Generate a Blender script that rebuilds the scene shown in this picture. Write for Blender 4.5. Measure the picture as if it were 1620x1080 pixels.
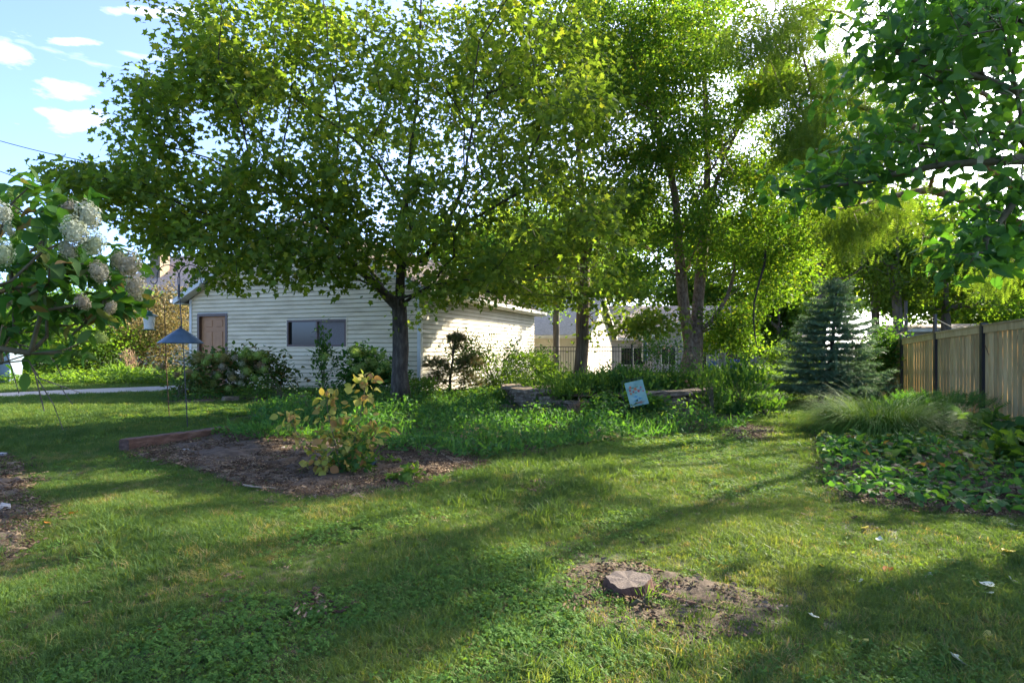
import bpy, math, random
import numpy as np
from mathutils import Matrix, Vector
# ------------------------------------------------------------------ camera, sky, sun, exposure
S = bpy.context.scene
for _o in list(bpy.data.objects): bpy.data.objects.remove(_o)
COL = S.collection
F, HX, HY, EYE = 900.0, 810.0, 551.0, 1.4          # focal length in photo pixels, principal point, eye height
cam_d = bpy.data.cameras.new('camera'); cam = bpy.data.objects.new('camera', cam_d); COL.objects.link(cam)
cam_d.lens = 20; cam_d.sensor_width = 36; cam_d.shift_y = 11 / 1620; cam_d.clip_end = 2000; cam_d.clip_start = .05
cam.location = (0, 0, EYE); cam.rotation_euler = (math.pi / 2, 0, 0); S.camera = cam
SUN_AZ, SUN_EL = math.radians(52), math.radians(31)   # azimuth measured from +Y towards +X
w = bpy.data.worlds.new('World'); S.world = w; w.use_nodes = True
def world_nodes():
    nt = w.node_tree; N = nt.nodes; L = nt.links; N.clear()
    out = N.new('ShaderNodeOutputWorld'); bg = N.new('ShaderNodeBackground'); bg.inputs[1].default_value = .145
    sky = N.new('ShaderNodeTexSky'); sky.sky_type = 'NISHITA'; sky.sun_disc = False
    sky.sun_elevation = SUN_EL; sky.sun_rotation = SUN_AZ; sky.air_density = .42; sky.dust_density = 4.0; sky.ozone_density = 4.5; sky.altitude = 600
    tc = N.new('ShaderNodeTexCoord')
    mp = N.new('ShaderNodeMapping'); mp.inputs['Scale'].default_value = (2.2, 2.2, 9.0); mp.inputs['Location'].default_value = (.35, .2, 1.3)
    nz = N.new('ShaderNodeTexNoise'); nz.inputs['Scale'].default_value = 2.3; nz.inputs['Detail'].default_value = 8; nz.inputs['Roughness'].default_value = .55
    nz.inputs['Distortion'].default_value = .3
    rp = N.new('ShaderNodeValToRGB'); rp.color_ramp.elements[0].position = .66; rp.color_ramp.elements[1].position = .80
    L.new(tc.outputs['Generated'], mp.inputs[0]); L.new(mp.outputs[0], nz.inputs['Vector']); L.new(nz.outputs[0], rp.inputs[0])
    ad = N.new('ShaderNodeMixRGB'); ad.blend_type = 'MIX'; ad.inputs[2].default_value = (2.2, 2.3, 2.5, 1)
    mu = N.new('ShaderNodeMath'); mu.operation = 'MULTIPLY'; mu.inputs[1].default_value = .85
    # a few small fair-weather clouds low in the open sky on the left
    sx = N.new('ShaderNodeSeparateXYZ'); L.new(tc.outputs['Generated'], sx.inputs[0])
    def mth(op, a, b=None, c=None):
        m_ = N.new('ShaderNodeMath'); m_.operation = op
        for i_, q in enumerate((a, b, c)):
            if q is None: continue
            if isinstance(q, (int, float)): m_.inputs[i_].default_value = q
            else: L.new(q, m_.inputs[i_])
        return m_.outputs[0]
    yy = mth('MAXIMUM', sx.outputs['Y'], .05); u_ = mth('DIVIDE', sx.outputs['X'], yy); v_ = mth('DIVIDE', sx.outputs['Z'], yy)
    n2 = N.new('ShaderNodeTexNoise'); n2.inputs['Scale'].default_value = 1; n2.inputs['Detail'].default_value = 7; n2.inputs['Roughness'].default_value = .6
    m2 = N.new('ShaderNodeMapping'); m2.inputs['Scale'].default_value = (14, 14, 42); L.new(tc.outputs['Generated'], m2.inputs[0]); L.new(m2.outputs[0], n2.inputs['Vector'])
    tot = None
    for px_, py_, rx_, ry_ in [(112, 193, 84, 22), (86, 142, 66, 19), (8, 82, 50, 34), (118, 66, 46, 7), (1265, 70, 70, 60), (1240, 300, 60, 60), (-90, 130, 90, 30), (250, 20, 120, 10)]:
        a_ = mth('MULTIPLY', mth('SUBTRACT', u_, (px_ - HX) / F), F / rx_); b_ = mth('MULTIPLY', mth('SUBTRACT', v_, (HY - py_) / F), F / ry_)
        e_ = mth('SUBTRACT', 1.15, mth('ADD', mth('MULTIPLY', a_, a_), mth('MULTIPLY', b_, b_))); e_ = mth('ADD', mth('MULTIPLY', e_, .55), mth('MULTIPLY', mth('SUBTRACT', n2.outputs[0], .56), 4.2)); e_ = mth('MINIMUM', e_, mth('MULTIPLY', mth('SUBTRACT', 1.7, mth('ADD', mth('MULTIPLY', a_, a_), mth('MULTIPLY', b_, b_))), .8))
        tot = e_ if tot is None else mth('MAXIMUM', tot, e_)
    cl = N.new('ShaderNodeClamp'); L.new(tot, cl.inputs[0]); mxc = mth('MAXIMUM', cl.outputs[0], rp.outputs[0])
    L.new(mxc, mu.inputs[0]); L.new(mu.outputs[0], ad.inputs[0]); L.new(sky.outputs[0], ad.inputs[1])
    L.new(ad.outputs[0], bg.inputs[0]); L.new(bg.outputs[0], out.inputs[0])
world_nodes()
sun_d = bpy.data.lights.new('sun', 'SUN'); sun_d.energy = 3.5; sun_d.angle = math.radians(.55); sun_d.color = (1, .91, .74)
sun = bpy.data.objects.new('sun', sun_d); COL.objects.link(sun)
SD = Vector((math.sin(SUN_AZ) * math.cos(SUN_EL), math.cos(SUN_AZ) * math.cos(SUN_EL), math.sin(SUN_EL)))
sun.rotation_euler = SD.to_track_quat('Z', 'Y').to_euler()
V = S.view_settings; S.display_settings.display_device = 'sRGB'
V.view_transform = 'Standard'; V.look = 'None'; V.gamma = 1; V.use_curve_mapping = False; V.exposure = 2.72
cy = S.cycles; cy.max_bounces = 8; cy.diffuse_bounces = 5; cy.glossy_bounces = 2; cy.transmission_bounces = 5
cy.transparent_max_bounces = 6; cy.caustics_reflective = False; cy.caustics_refractive = False; cy.use_denoising = True
rng = np.random.default_rng(7); random.seed(7)

# ------------------------------------------------------------------ terrain function and picking
def sst(t): t = np.clip(t, 0, 1); return t * t * (3 - 2 * t)
def gz(x, y):
    x = np.asarray(x, float); y = np.asarray(y, float)
    z = .2 * sst((1.5 - x) / 6) * sst((y - 3) / 11) - .14 * sst((x - 1) / 9) * sst((y - 11) / 10)
    near = np.exp(-((y - 4) / 14) ** 2)
    z = z + near * (.018 * np.sin(x * 1.3 + .7) * np.sin(y * 1.1 + .4) + .01 * np.sin(x * 3.1 + y * 2.3))
    return z
def P(px, py):
    """the ground point seen at a photo pixel"""
    Y = 10.0
    for _ in range(30):
        X = (px - HX) / F * Y
        Y = .5 * Y + .5 * (EYE - float(gz(X, Y))) * F / (py - HY)
    return (X, Y, float(gz(X, Y)))
def W(px, py, Y): return ((px - HX) / F * Y, Y, EYE + (HY - py) / F * Y)
def G(px, Y): X = (px - HX) / F * Y; return (X, Y, float(gz(X, Y)))
def vnoise(x, y, sc, seed=0):
    r = np.random.default_rng(seed); s = np.zeros_like(np.asarray(x, float))
    for k in range(7):
        a = r.uniform(0, 6.28); f = sc * r.uniform(.6, 2.2); s = s + np.sin((x * math.cos(a) + y * math.sin(a)) * f + r.uniform(0, 6.28))
    return s / 7 ** .5                                    # about -1.4 .. 1.4

# ------------------------------------------------------------------ object helpers
LOC = {}
def put(o, parent=None, loc=None, label=None, cat=None, group=None, kind=None):
    COL.objects.link(o)
    if parent is not None: o.parent = parent
    if label: o['label'] = label
    if cat: o['category'] = cat
    if group: o['group'] = group
    if kind: o['kind'] = kind
    return o
def thing(name, label, cat, loc=(0, 0, 0), group=None):
    o = bpy.data.objects.new(name, None); o.location = loc; o.empty_display_size = .1; LOC[o.name] = np.array(loc, float)
    return put(o, None, None, label, cat, group)
def wl(parent): return LOC[parent.name] if parent is not None else np.zeros(3)
def mesh(name, V_, F_, mat, parent=None, smooth=False, attrs=None, mats=None, mi=None, origin=None, **kw):
    """V_ world coordinates (n,3); F_ list of faces or (m,k) array; linked as ONE object"""
    V_ = np.asarray(V_, float).reshape(-1, 3)
    base = wl(parent)
    if parent is None:
        base = np.array(origin, float) if origin is not None else np.array([V_[:, 0].mean(), V_[:, 1].mean(), V_[:, 2].min()])
    me = bpy.data.meshes.new(name)
    fill(me, V_ - base, F_)
    if smooth: me.polygons.foreach_set('use_smooth', np.ones(len(me.polygons), bool))
    for m in (mats or [mat]): me.materials.append(m)
    if mi is not None: me.polygons.foreach_set('material_index', np.asarray(mi, np.int32))
    for k, a in (attrs or {}).items():
        at = me.attributes.new(k, 'FLOAT', 'POINT'); at.data.foreach_set('value', np.asarray(a, np.float32))
    me.update()
    o = bpy.data.objects.new(name, me)
    if parent is None: o.location = base; LOC[o.name] = base
    else: LOC[o.name] = base
    return put(o, parent, None, **kw)
def fill(me, V_, F_):
    if isinstance(F_, np.ndarray):
        n, k = F_.shape
        me.vertices.add(len(V_)); me.vertices.foreach_set('co', V_.astype(np.float32).ravel())
        me.loops.add(n * k); me.loops.foreach_set('vertex_index', F_.astype(np.int32).ravel())
        me.polygons.add(n); me.polygons.foreach_set('loop_start', np.arange(0, n * k, k, dtype=np.int32))
        me.update(calc_edges=True)
    else: me.from_pydata([tuple(v) for v in V_], [], [tuple(f) for f in F_])
class MB:
    """collects simple solids into one mesh"""
    def __init__(s): s.v = []; s.f = []
    def add(s, v, f): b = len(s.v); s.v += [tuple(map(float, p)) for p in v]; s.f += [tuple(i + b for i in q) for q in f]; return s
    def box(s, x0, x1, y0, y1, z0, z1, fr=None):
        v = [(x, y, z) for z in (z0, z1) for y in (y0, y1) for x in (x0, x1)]
        if fr: v = [fr(*p) for p in v]
        return s.add(v, [(0, 2, 3, 1), (4, 5, 7, 6), (0, 1, 5, 4), (2, 6, 7, 3), (0, 4, 6, 2), (1, 3, 7, 5)])
    def tube(s, pts, rad, n=6, cap=True):
        v, f = tube(pts, rad, n, cap); return s.add(v, f)
    def lathe(s, prof, c=(0, 0, 0), n=16):
        v = []; f = []
        for r, z in prof:
            for k in range(n): a = 2 * math.pi * k / n; v.append((c[0] + r * math.cos(a), c[1] + r * math.sin(a), c[2] + z))
        m = len(prof)
        for i in range(m - 1):
            for k in range(n): f.append((i * n + k, i * n + (k + 1) % n, (i + 1) * n + (k + 1) % n, (i + 1) * n + k))
        f.append(tuple(range(n))[::-1]); f.append(tuple((m - 1) * n + k for k in range(n)))
        return s.add(v, f)
    def ob(s, name, mat, parent=None, **kw): return mesh(name, s.v, s.f, mat, parent, **kw)
def tube(pts, rad, n=6, cap=True):
    p = np.asarray(pts, float); m = len(p)
    r = np.full(m, rad, float) if np.isscalar(rad) else np.asarray(rad, float)
    t = np.gradient(p, axis=0); t /= np.linalg.norm(t, axis=1)[:, None] + 1e-9
    ref = np.array([1., 0, 0]) if abs(t[0][0]) < .8 else np.array([0, 1., 0])
    V_ = []; u = ref
    for i in range(m):
        u = u - t[i] * np.dot(u, t[i]); u /= np.linalg.norm(u) + 1e-9; b = np.cross(t[i], u)
        a = np.arange(n) * 2 * math.pi / n
        V_.append(p[i] + r[i] * (np.cos(a)[:, None] * u + np.sin(a)[:, None] * b))
    V_ = np.vstack(V_); f = []
    for i in range(m - 1):
        for k in range(n): f.append((i * n + k, i * n + (k + 1) % n, (i + 1) * n + (k + 1) % n, (i + 1) * n + k))
    if cap: f.append(tuple(range(n))[::-1]); f.append(tuple((m - 1) * n + k for k in range(n)))
    return V_, f
def frame(o, ang):
    """local (u along the front wall to the right, v into the depth, z) -> world; ang: clockwise turn"""
    c, s_ = math.cos(ang), math.sin(ang)
    return lambda u, v, z: (o[0] + u * c + v * s_, o[1] - u * s_ + v * c, o[2] + z)

# ------------------------------------------------------------------ materials
def mat_base(name):
    m = bpy.data.materials.new(name); m.use_nodes = True; nt = m.node_tree; nt.nodes.clear()
    out = nt.nodes.new('ShaderNodeOutputMaterial'); p = nt.nodes.new('ShaderNodeBsdfPrincipled'); nt.links.new(p.outputs[0], out.inputs[0])
    return m, nt, p, out
def ramp(nt, cols, pos=None):
    r = nt.nodes.new('ShaderNodeValToRGB'); e = r.color_ramp.elements
    n = len(cols)
    while len(e) < n: e.new(.5)
    for i, c in enumerate(cols): e[i].position = (pos[i] if pos else i / (n - 1)); e[i].color = (*c, 1)
    return r
def noise(nt, scale, detail=5, vec=None, stretch=None, rough=.6, coord='Object', dist=0):
    n = nt.nodes.new('ShaderNodeTexNoise'); n.inputs['Scale'].default_value = scale; n.inputs['Detail'].default_value = detail
    n.inputs['Roughness'].default_value = rough; n.inputs['Distortion'].default_value = dist
    tc = nt.nodes.new('ShaderNodeTexCoord') if coord != 'World' else nt.nodes.new('ShaderNodeNewGeometry')
    src = tc.outputs['Position'] if coord == 'World' else tc.outputs[coord]
    if stretch:
        mp = nt.nodes.new('ShaderNodeMapping'); mp.inputs['Scale'].default_value = stretch; nt.links.new(src, mp.inputs[0]); src = mp.outputs[0]
    nt.links.new(src, n.inputs['Vector']); return n
def bump(nt, p, h, strength=.5, dist=.02):
    b = nt.nodes.new('ShaderNodeBump'); b.inputs['Strength'].default_value = strength; b.inputs['Distance'].default_value = dist
    nt.links.new(h, b.inputs['Height']); nt.links.new(b.outputs[0], p.inputs['Normal'])
def rough_mat(name, cols, scale=8, stretch=None, rough=.85, b=.5, bd=.02, pos=None, coord='World', detail=6, metallic=0, spec=.3):
    m, nt, p, out = mat_base(name); n = noise(nt, scale, detail, stretch=stretch, coord=coord); r = ramp(nt, cols, pos or [.3 + .4 * i / (len(cols) - 1) for i in range(len(cols))])
    nt.links.new(n.outputs[0], r.inputs[0]); nt.links.new(r.outputs[0], p.inputs['Base Color'])
    p.inputs['Roughness'].default_value = rough; p.inputs['Metallic'].default_value = metallic; p.inputs['Specular IOR Level'].default_value = spec
    if b: bump(nt, p, n.outputs[0], b, bd)
    return m
def leaf_mat(name, cols, trans=.45, tcol=(1.5, 1.6, .5), rough=.65, pos=None, inst=False, spec=.13):
    """leaf tissue: the colour varies leaf by leaf; light passes through it"""
    m, nt, p, out = mat_base(name); N = nt.nodes; L = nt.links
    a = N.new('ShaderNodeAttribute'); a.attribute_name = 'rnd'; a.attribute_type = 'INSTANCER' if inst else 'GEOMETRY'
    oi = N.new('ShaderNodeObjectInfo'); ad = N.new('ShaderNodeMath'); ad.operation = 'ADD'; fr = N.new('ShaderNodeMath'); fr.operation = 'FRACT'
    if inst: src = a.outputs['Fac']
    else: L.new(a.outputs['Fac'], ad.inputs[0]); L.new(oi.outputs['Random'], ad.inputs[1]); L.new(ad.outputs[0], fr.inputs[0]); src = fr.outputs[0]
    r = ramp(nt, cols, pos); L.new(src, r.inputs[0]); L.new(r.outputs[0], p.inputs['Base Color'])
    p.inputs['Roughness'].default_value = rough; p.inputs['Specular IOR Level'].default_value = spec
    t = N.new('ShaderNodeBsdfTranslucent'); mu = N.new('ShaderNodeMixRGB'); mu.blend_type = 'MULTIPLY'; mu.inputs[0].default_value = 1; mu.inputs[2].default_value = (*tcol, 1)
    L.new(r.outputs[0], mu.inputs[1]); L.new(mu.outputs[0], t.inputs[0])
    mx = N.new('ShaderNodeMixShader'); mx.inputs[0].default_value = trans; L.new(p.outputs[0], mx.inputs[1]); L.new(t.outputs[0], mx.inputs[2]); L.new(mx.outputs[0], out.inputs[0])
    return m
def flat_mat(name, col, rough=.5, metallic=0, spec=.5): 
    m, nt, p, out = mat_base(name); n = noise(nt, 30, 3, coord='World'); r = ramp(nt, [tuple(c * .82 for c in col), tuple(min(1, c * 1.12) for c in col)], [.3, .7])
    nt.links.new(n.outputs[0], r.inputs[0]); nt.links.new(r.outputs[0], p.inputs['Base Color'])
    p.inputs['Roughness'].default_value = rough; p.inputs['Metallic'].default_value = metallic; p.inputs['Specular IOR Level'].default_value = spec; return m
M = {}
M['maple'] = leaf_mat('maple_leaf', [(.068, .122, .022), (.098, .165, .030), (.13, .198, .035), (.165, .222, .04), (.25, .25, .05)], .6, (1.9, 1.72, .55), pos=[0, .35, .7, .93, 1])
M['birch'] = leaf_mat('birch_leaf', [(.055, .125, .02), (.09, .175, .026), (.13, .21, .03), (.22, .24, .04)], .5, (2.0, 1.85, .5), pos=[0, .5, .88, 1])
M['cypress'] = leaf_mat('cypress_frond', [(.07, .13, .022), (.11, .18, .03), (.16, .22, .04)], .52, (1.9, 1.8, .6))
M['redbud'] = leaf_mat('redbud_leaf', [(.038, .095, .024), (.060, .145, .030), (.095, .185, .036)], .45, (1.7, 1.9, .5), rough=.36)
M['hydr'] = leaf_mat('hydrangea_leaf', [(.035, .10, .022), (.06, .145, .03), (.09, .175, .036)], .4, (1.8, 1.9, .5))
M['hydr2'] = leaf_mat('aged_hydrangea_leaf', [(.05, .10, .026), (.085, .15, .036), (.15, .15, .045), (.18, .11, .045)], .35, (1.6, 1.6, .6), pos=[0, .5, .85, 1])
M['yellow'] = leaf_mat('yellowing_leaf', [(.17, .23, .05), (.26, .29, .06), (.40, .37, .08), (.34, .28, .08), (.32, .16, .06), (.13, .20, .04)], .4, (1.5, 1.4, .7), pos=[0, .25, .5, .7, .85, 1])
M['green_a'] = leaf_mat('dark_garden_leaf', [(.035, .09, .024), (.06, .135, .03), (.095, .17, .036)], .4, (1.9, 1.9, .5))
M['green_b'] = leaf_mat('fresh_garden_leaf', [(.06, .125, .022), (.095, .175, .032), (.14, .215, .042)], .46, (1.9, 1.8, .5))
M['green_c'] = leaf_mat('weed_leaf', [(.04, .11, .036), (.065, .155, .042), (.10, .19, .042)], .42, (1.8, 1.9, .5))
M['dryleaf'] = leaf_mat('dry_bush_leaf', [(.10, .085, .03), (.19, .15, .06), (.26, .20, .10), (.10, .12, .03)], .3, (1.3, 1.2, .8))
M['juniper'] = leaf_mat('juniper_spray', [(.07, .10, .03), (.11, .13, .035), (.20, .13, .05)], .3, (1.4, 1.2, .6), rough=.7)
M['spruce'] = leaf_mat('spruce_needle', [(.07, .13, .06), (.11, .175, .09), (.16, .23, .13)], .2, (1.3, 1.4, .9), rough=.5)
M['fountain'] = leaf_mat('fountain_grass_blade', [(.07, .15, .025), (.10, .20, .035), (.14, .23, .045), (.19, .23, .06)], .35, (1.8, 1.6, .6), pos=[0, .5, .9, 1])
M['grass'] = leaf_mat('lawn_blade', [(.058, .116, .034), (.088, .157, .042), (.125, .188, .05), (.20, .20, .08), (.27, .22, .13)], .45, (1.85, 1.6, .5), pos=[0, .4, .7, .9, 1], inst=True, rough=.5)
M['clover'] = leaf_mat('clover_leaf', [(.06, .145, .032), (.095, .19, .04), (.14, .23, .05)], .45, (2.0, 1.7, .5), inst=True)
M['petal_white'] = leaf_mat('cream_floret', [(.42, .44, .28), (.56, .55, .40), (.36, .41, .21)], .3, (1, 1, .85), rough=.6)
M['petal_aged'] = leaf_mat('aged_floret', [(.30, .33, .17), (.38, .34, .22), (.26, .22, .14)], .3, (1, 1, .8), rough=.6)
M['petal_green'] = leaf_mat('green_floret', [(.20, .30, .06), (.30, .40, .10), (.26, .30, .08)], .35, (1.2, 1.2, .6), rough=.6)
M['petal_brown'] = leaf_mat('dry_floret', [(.20, .14, .07), (.30, .20, .10), (.30, .28, .08)], .25, (1, 1, .7), rough=.7)
M['pink'] = leaf_mat('seed_head', [(.35, .22, .14), (.45, .32, .2)], .3, (1, .9, .8), rough=.8)
M['bark'] = rough_mat('maple_bark', [(.030, .023, .017), (.068, .053, .038), (.13, .11, .08)], 14, (1, 1, .28), b=.9, bd=.03)
M['bark_fork'] = rough_mat('maple_branch_bark', [(.03, .022, .016), (.07, .055, .04)], 20, (1, 1, .4), b=.8)
M['bark_birch'] = rough_mat('birch_bark', [(.085, .05, .03), (.19, .125, .08), (.32, .235, .165)], 16, (1, 1, .6), b=1, bd=.04)
M['bark_brown'] = rough_mat('furrowed_bark', [(.07, .045, .028), (.15, .105, .07), (.22, .17, .12)], 22, (1, 1, .09), b=1, bd=.05)
M['bark_far'] = rough_mat('grey_bark', [(.08, .065, .05), (.17, .145, .12)], 9, (1, 1, .2), b=.5)
M['stem'] = rough_mat('green_brown_stem', [(.07, .06, .03), (.14, .12, .06)], 20)
M['twig_dead'] = rough_mat('dead_twig', [(.05, .045, .04), (.13, .12, .11)], 20)
M['siding'] = rough_mat('cream_vinyl', [(.60, .465, .275), (.77, .61, .37), (.83, .68, .44)], 1.1, (1, 1, 3.5), rough=.55, b=.15, bd=.003, detail=9)
M['siding_w'] = rough_mat('white_vinyl', [(.54, .48, .37), (.66, .60, .47)], 1.3, rough=.55, b=.1, bd=.003)
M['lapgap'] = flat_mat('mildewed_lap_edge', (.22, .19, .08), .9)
M['trim'] = rough_mat('white_aluminium_trim', [(.60, .56, .47), (.74, .70, .60)], 3, rough=.45, b=.05)
M['brown_trim'] = flat_mat('brown_trim', (.12, .07, .045), .45)
M['door'] = rough_mat('tan_painted_steel_door', [(.38, .18, .075), (.45, .22, .095)], 5, rough=.5, b=.06)
M['shingle'] = rough_mat('brown_shingle', [(.055, .04, .03), (.11, .085, .065)], 12, rough=.95, b=.6)
M['shingle_blue'] = rough_mat('slate_shingle', [(.07, .08, .10), (.14, .155, .19)], 10, rough=.9, b=.5)
M['shingle_tan'] = rough_mat('tan_shingle', [(.26, .20, .16), (.36, .29, .24)], 8, rough=.95, b=.5)
M['grey_siding'] = rough_mat('grey_siding', [(.30, .28, .25), (.38, .36, .32)], 2, rough=.7, b=.1)
M['black'] = flat_mat('black_powder_coat', (.018, .018, .02), .35)
M['rust'] = rough_mat('rusty_rod', [(.05, .03, .02), (.14, .07, .035)], 40)
M['blue_metal'] = rough_mat('blue_painted_metal', [(.055, .085, .11), (.085, .13, .17)], 9, rough=.38, b=.1, spec=.5)
M['green_metal'] = flat_mat('dark_green_enamel', (.015, .09, .06), .35)
M['seed'] = rough_mat('feeder_glass_with_seed', [(.55, .5, .38), (.72, .70, .60)], 50, rough=.15, b=0)
M['concrete'] = rough_mat('pale_concrete', [(.30, .26, .20), (.44, .38, .30)], 3, b=.3)
M['soil'] = rough_mat('dry_soil', [(.045, .030, .018), (.082, .056, .035), (.14, .102, .067)], 7, b=1, bd=.03, detail=12)
M['ground'] = rough_mat('turf_base', [(.028, .034, .012), (.05, .06, .02), (.085, .075, .035)], 5, b=1, bd=.03, detail=10)
M['chip'] = leaf_mat('mulch_chip', [(.045, .028, .016), (.09, .058, .035), (.14, .097, .06), (.24, .18, .115)], .0, (1, 1, 1), rough=.9, inst=True)
M['timber'] = rough_mat('weathered_timber', [(.05, .026, .016), (.115, .06, .038), (.18, .11, .075)], 10, (1, .18, 1.6), b=1, bd=.03)
M['fence_wood'] = rough_mat('treated_pine_board', [(.38, .27, .12), (.52, .385, .18), (.60, .47, .25)], 6, (1.5, 1.5, .25), rough=.8, b=.4, bd=.008, coord='World')
M['stone'] = rough_mat('buff_flagstone', [(.11, .08, .05), (.21, .155, .10), (.31, .245, .17)], 9, b=1, bd=.03, detail=10)
M['stump_side'] = rough_mat('stump_bark', [(.05, .024, .015), (.13, .065, .04)], 18, (1, 1, .3), b=1)
M['pebble'] = rough_mat('grey_pebble', [(.22, .20, .18), (.42, .40, .37)], 12)
def vary(m, lo=.72, hi=1.18):
    """each piece a little lighter or darker than its neighbour"""
    nt = m.node_tree; p = next(n for n in nt.nodes if n.type == 'BSDF_PRINCIPLED'); src = p.inputs['Base Color'].links[0].from_socket
    oi = nt.nodes.new('ShaderNodeObjectInfo'); mr = nt.nodes.new('ShaderNodeMapRange'); mr.inputs['To Min'].default_value = lo; mr.inputs['To Max'].default_value = hi
    hs = nt.nodes.new('ShaderNodeHueSaturation'); nt.links.new(oi.outputs['Random'], mr.inputs['Value']); nt.links.new(mr.outputs[0], hs.inputs['Value']); nt.links.new(src, hs.inputs['Color']); nt.links.new(hs.outputs[0], p.inputs['Base Color'])
vary(M['fence_wood']); vary(M['stone'], .7, 1.25); vary(M['siding'], .93, 1.04); vary(M['siding_w'], .94, 1.04)
def glass_mat():
    m, nt, p, out = mat_base('dark_window_glass'); p.inputs['Base Color'].default_value = (.02, .025, .022, 1); p.inputs['Roughness'].default_value = .04
    p.inputs['Specular IOR Level'].default_value = .6
    return m
M['glass'] = glass_mat()
M['screen'] = flat_mat('grey_insect_screen', (.17, .14, .12), .6)
def cut_wood():
    m, nt, p, out = mat_base('cut_stump_top'); tc = nt.nodes.new('ShaderNodeTexCoord'); mp = nt.nodes.new('ShaderNodeMapping'); mp.inputs['Scale'].default_value = (1, 1, .001)
    wv = nt.nodes.new('ShaderNodeTexWave'); wv.wave_type = 'RINGS'; wv.rings_direction = 'Z'; wv.inputs['Scale'].default_value = 16; wv.inputs['Distortion'].default_value = 7; wv.inputs['Detail'].default_value = 4; wv.inputs['Detail Scale'].default_value = 3
    nt.links.new(tc.outputs['Object'], mp.inputs[0]); nt.links.new(mp.outputs[0], wv.inputs[0]); r = ramp(nt, [(.085, .062, .048), (.11, .082, .066)])
    nt.links.new(wv.outputs[0], r.inputs[0]); nt.links.new(r.outputs[0], p.inputs['Base Color']); p.inputs['Roughness'].default_value = .9; bump(nt, p, wv.outputs[0], .25, .006); return m
M['stump_top'] = cut_wood()

# ------------------------------------------------------------------ leaf templates: (verts, quad/tri list) base at origin, tip at y=1
def fan(outline, c=(0, .42, 0), fold=.12, curl=.12):
    v = [c] + [(x, y, abs(x) * fold * 2 - curl * y * y) for x, y in outline]; n = len(outline)
    return np.array(v, float), np.array([(0, 1 + i, 1 + (i + 1) % n) for i in range(n)])
_half = [(.40, .03), (.30, .24), (.57, .52), (.22, .60)]
T_MAPLE = fan([(0, 0)] + _half + [(0, 1)] + [(-x, y) for x, y in _half[::-1]])
T_HEART = fan([(0, .06), (.20, -.04), (.44, .14), (.44, .40), (.30, .64), (.12, .84), (0, 1), (-.12, .84), (-.30, .64), (-.44, .40), (-.44, .14), (-.20, -.04)], fold=.22, curl=.28)
T_OVAL = fan([(0, 0), (.22, .14), (.33, .40), (.28, .64), (.12, .86), (0, 1), (-.12, .86), (-.28, .64), (-.33, .40), (-.22, .14)], fold=.2, curl=.22)
T_LANCE = fan([(0, 0), (.13, .25), (.14, .55), (0, 1), (-.14, .55), (-.13, .25)], fold=.25, curl=.35)
T_OVAL6 = fan([(0, 0), (.30, .26), (.28, .66), (0, 1), (-.28, .66), (-.30, .26)], fold=.2, curl=.25)
T_SMALL = (np.array([(0, 0, 0), (.36, .45, .07), (0, 1, -.1), (-.36, .45, .07)], float), np.array([(0, 1, 2), (0, 2, 3)]))
T_BLADE = (np.array([(-.5, 0, 0), (.5, 0, 0), (-.4, .5, .06), (.4, .5, .06), (0, 1, -.06)], float), np.array([(0, 1, 3), (0, 3, 2), (2, 3, 4)]))
def _frond():
    v = []; f = []
    for k in range(5):
        y = .1 + k * .18; l = .26 * (1 - .5 * abs(k - 2) / 3)
        for s_ in (-1, 1):
            b = len(v); v += [(0, y - .03, 0), (0, y + .05, 0), (s_ * l, y + .13, -.03)]; f.append((b, b + 1, b + 2))
    b = len(v); v += [(-.018, 0, 0), (.018, 0, 0), (0, 1.05, -.05)]; f.append((b, b + 1, b + 2))
    return np.array(v, float), np.array(f)
T_FROND = _frond()
def _needles():
    r = random.Random(3); v = []; f = []
    for k in range(16):
        y = k / 16; a = k * 2.4; l = .34; d = (math.cos(a) * l, y + .22, math.sin(a) * l * .8 + .06); b = len(v)
        w_ = .045; s_ = (-math.sin(a) * w_, math.cos(a) * w_)
        v += [(s_[0], y, s_[1]), (-s_[0], y, -s_[1]), d]; f.append((b, b + 1, b + 2))
    b = len(v); v += [(-.03, 0, 0), (.03, 0, 0), (0, 1.1, 0)]; f.append((b, b + 1, b + 2))
    return np.array(v, float), np.array(f)
T_NEEDLE = _needles()
def unit(a): return a / (np.linalg.norm(a, axis=-1, keepdims=True) + 1e-9)
def frames(d, n):
    d = unit(d); s_ = unit(np.cross(d, n)); n2 = np.cross(s_, d); return np.stack([s_, d, n2], 1)   # rows: side, dir, normal
def in_view(p, m=40):
    x = HX + p[:, 0] / np.maximum(p[:, 1], .1) * F; y = HY - (p[:, 2] - EYE) / np.maximum(p[:, 1], .1) * F
    return (p[:, 1] > .5) & (x > -m) & (x < 1620 + m) & (y > -m) & (y < 1080 + m)
TM = {}
# openings in the canopy: where the sun reaches the lawn (ellipses on the ground, photo px)
PATCH = [(440, 832, 60, 9), (560, 812, 70, 9), (705, 813, 95, 13), (225, 795, 58, 12), (145, 755, 90, 7), (930, 868, 55, 13), (1010, 888, 60, 12), (1380, 862, 150, 20), (1230, 842, 60, 12), (1000, 745, 150, 10), (1110, 775, 70, 7),
         (1150, 722, 70, 9), (1240, 690, 60, 12), (1265, 664, 50, 8), (130, 654, 230, 12), (375, 648, 60, 7), (90, 674, 90, 3), (20, 937, 50, 14), (1000, 960, 30, 9), (915, 985, 16, 22), (840, 742, 60, 7), (565, 690, 60, 24), (470, 700, 40, 12), (800, 684, 70, 7), (1010, 690, 60, 8),
         (760, 640, 90, 14), (1420, 676, 70, 20), (1580, 850, 30, 14), (1080, 700, 60, 8), (730, 745, 50, 4), (1200, 760, 60, 6)]
_pe = []
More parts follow.
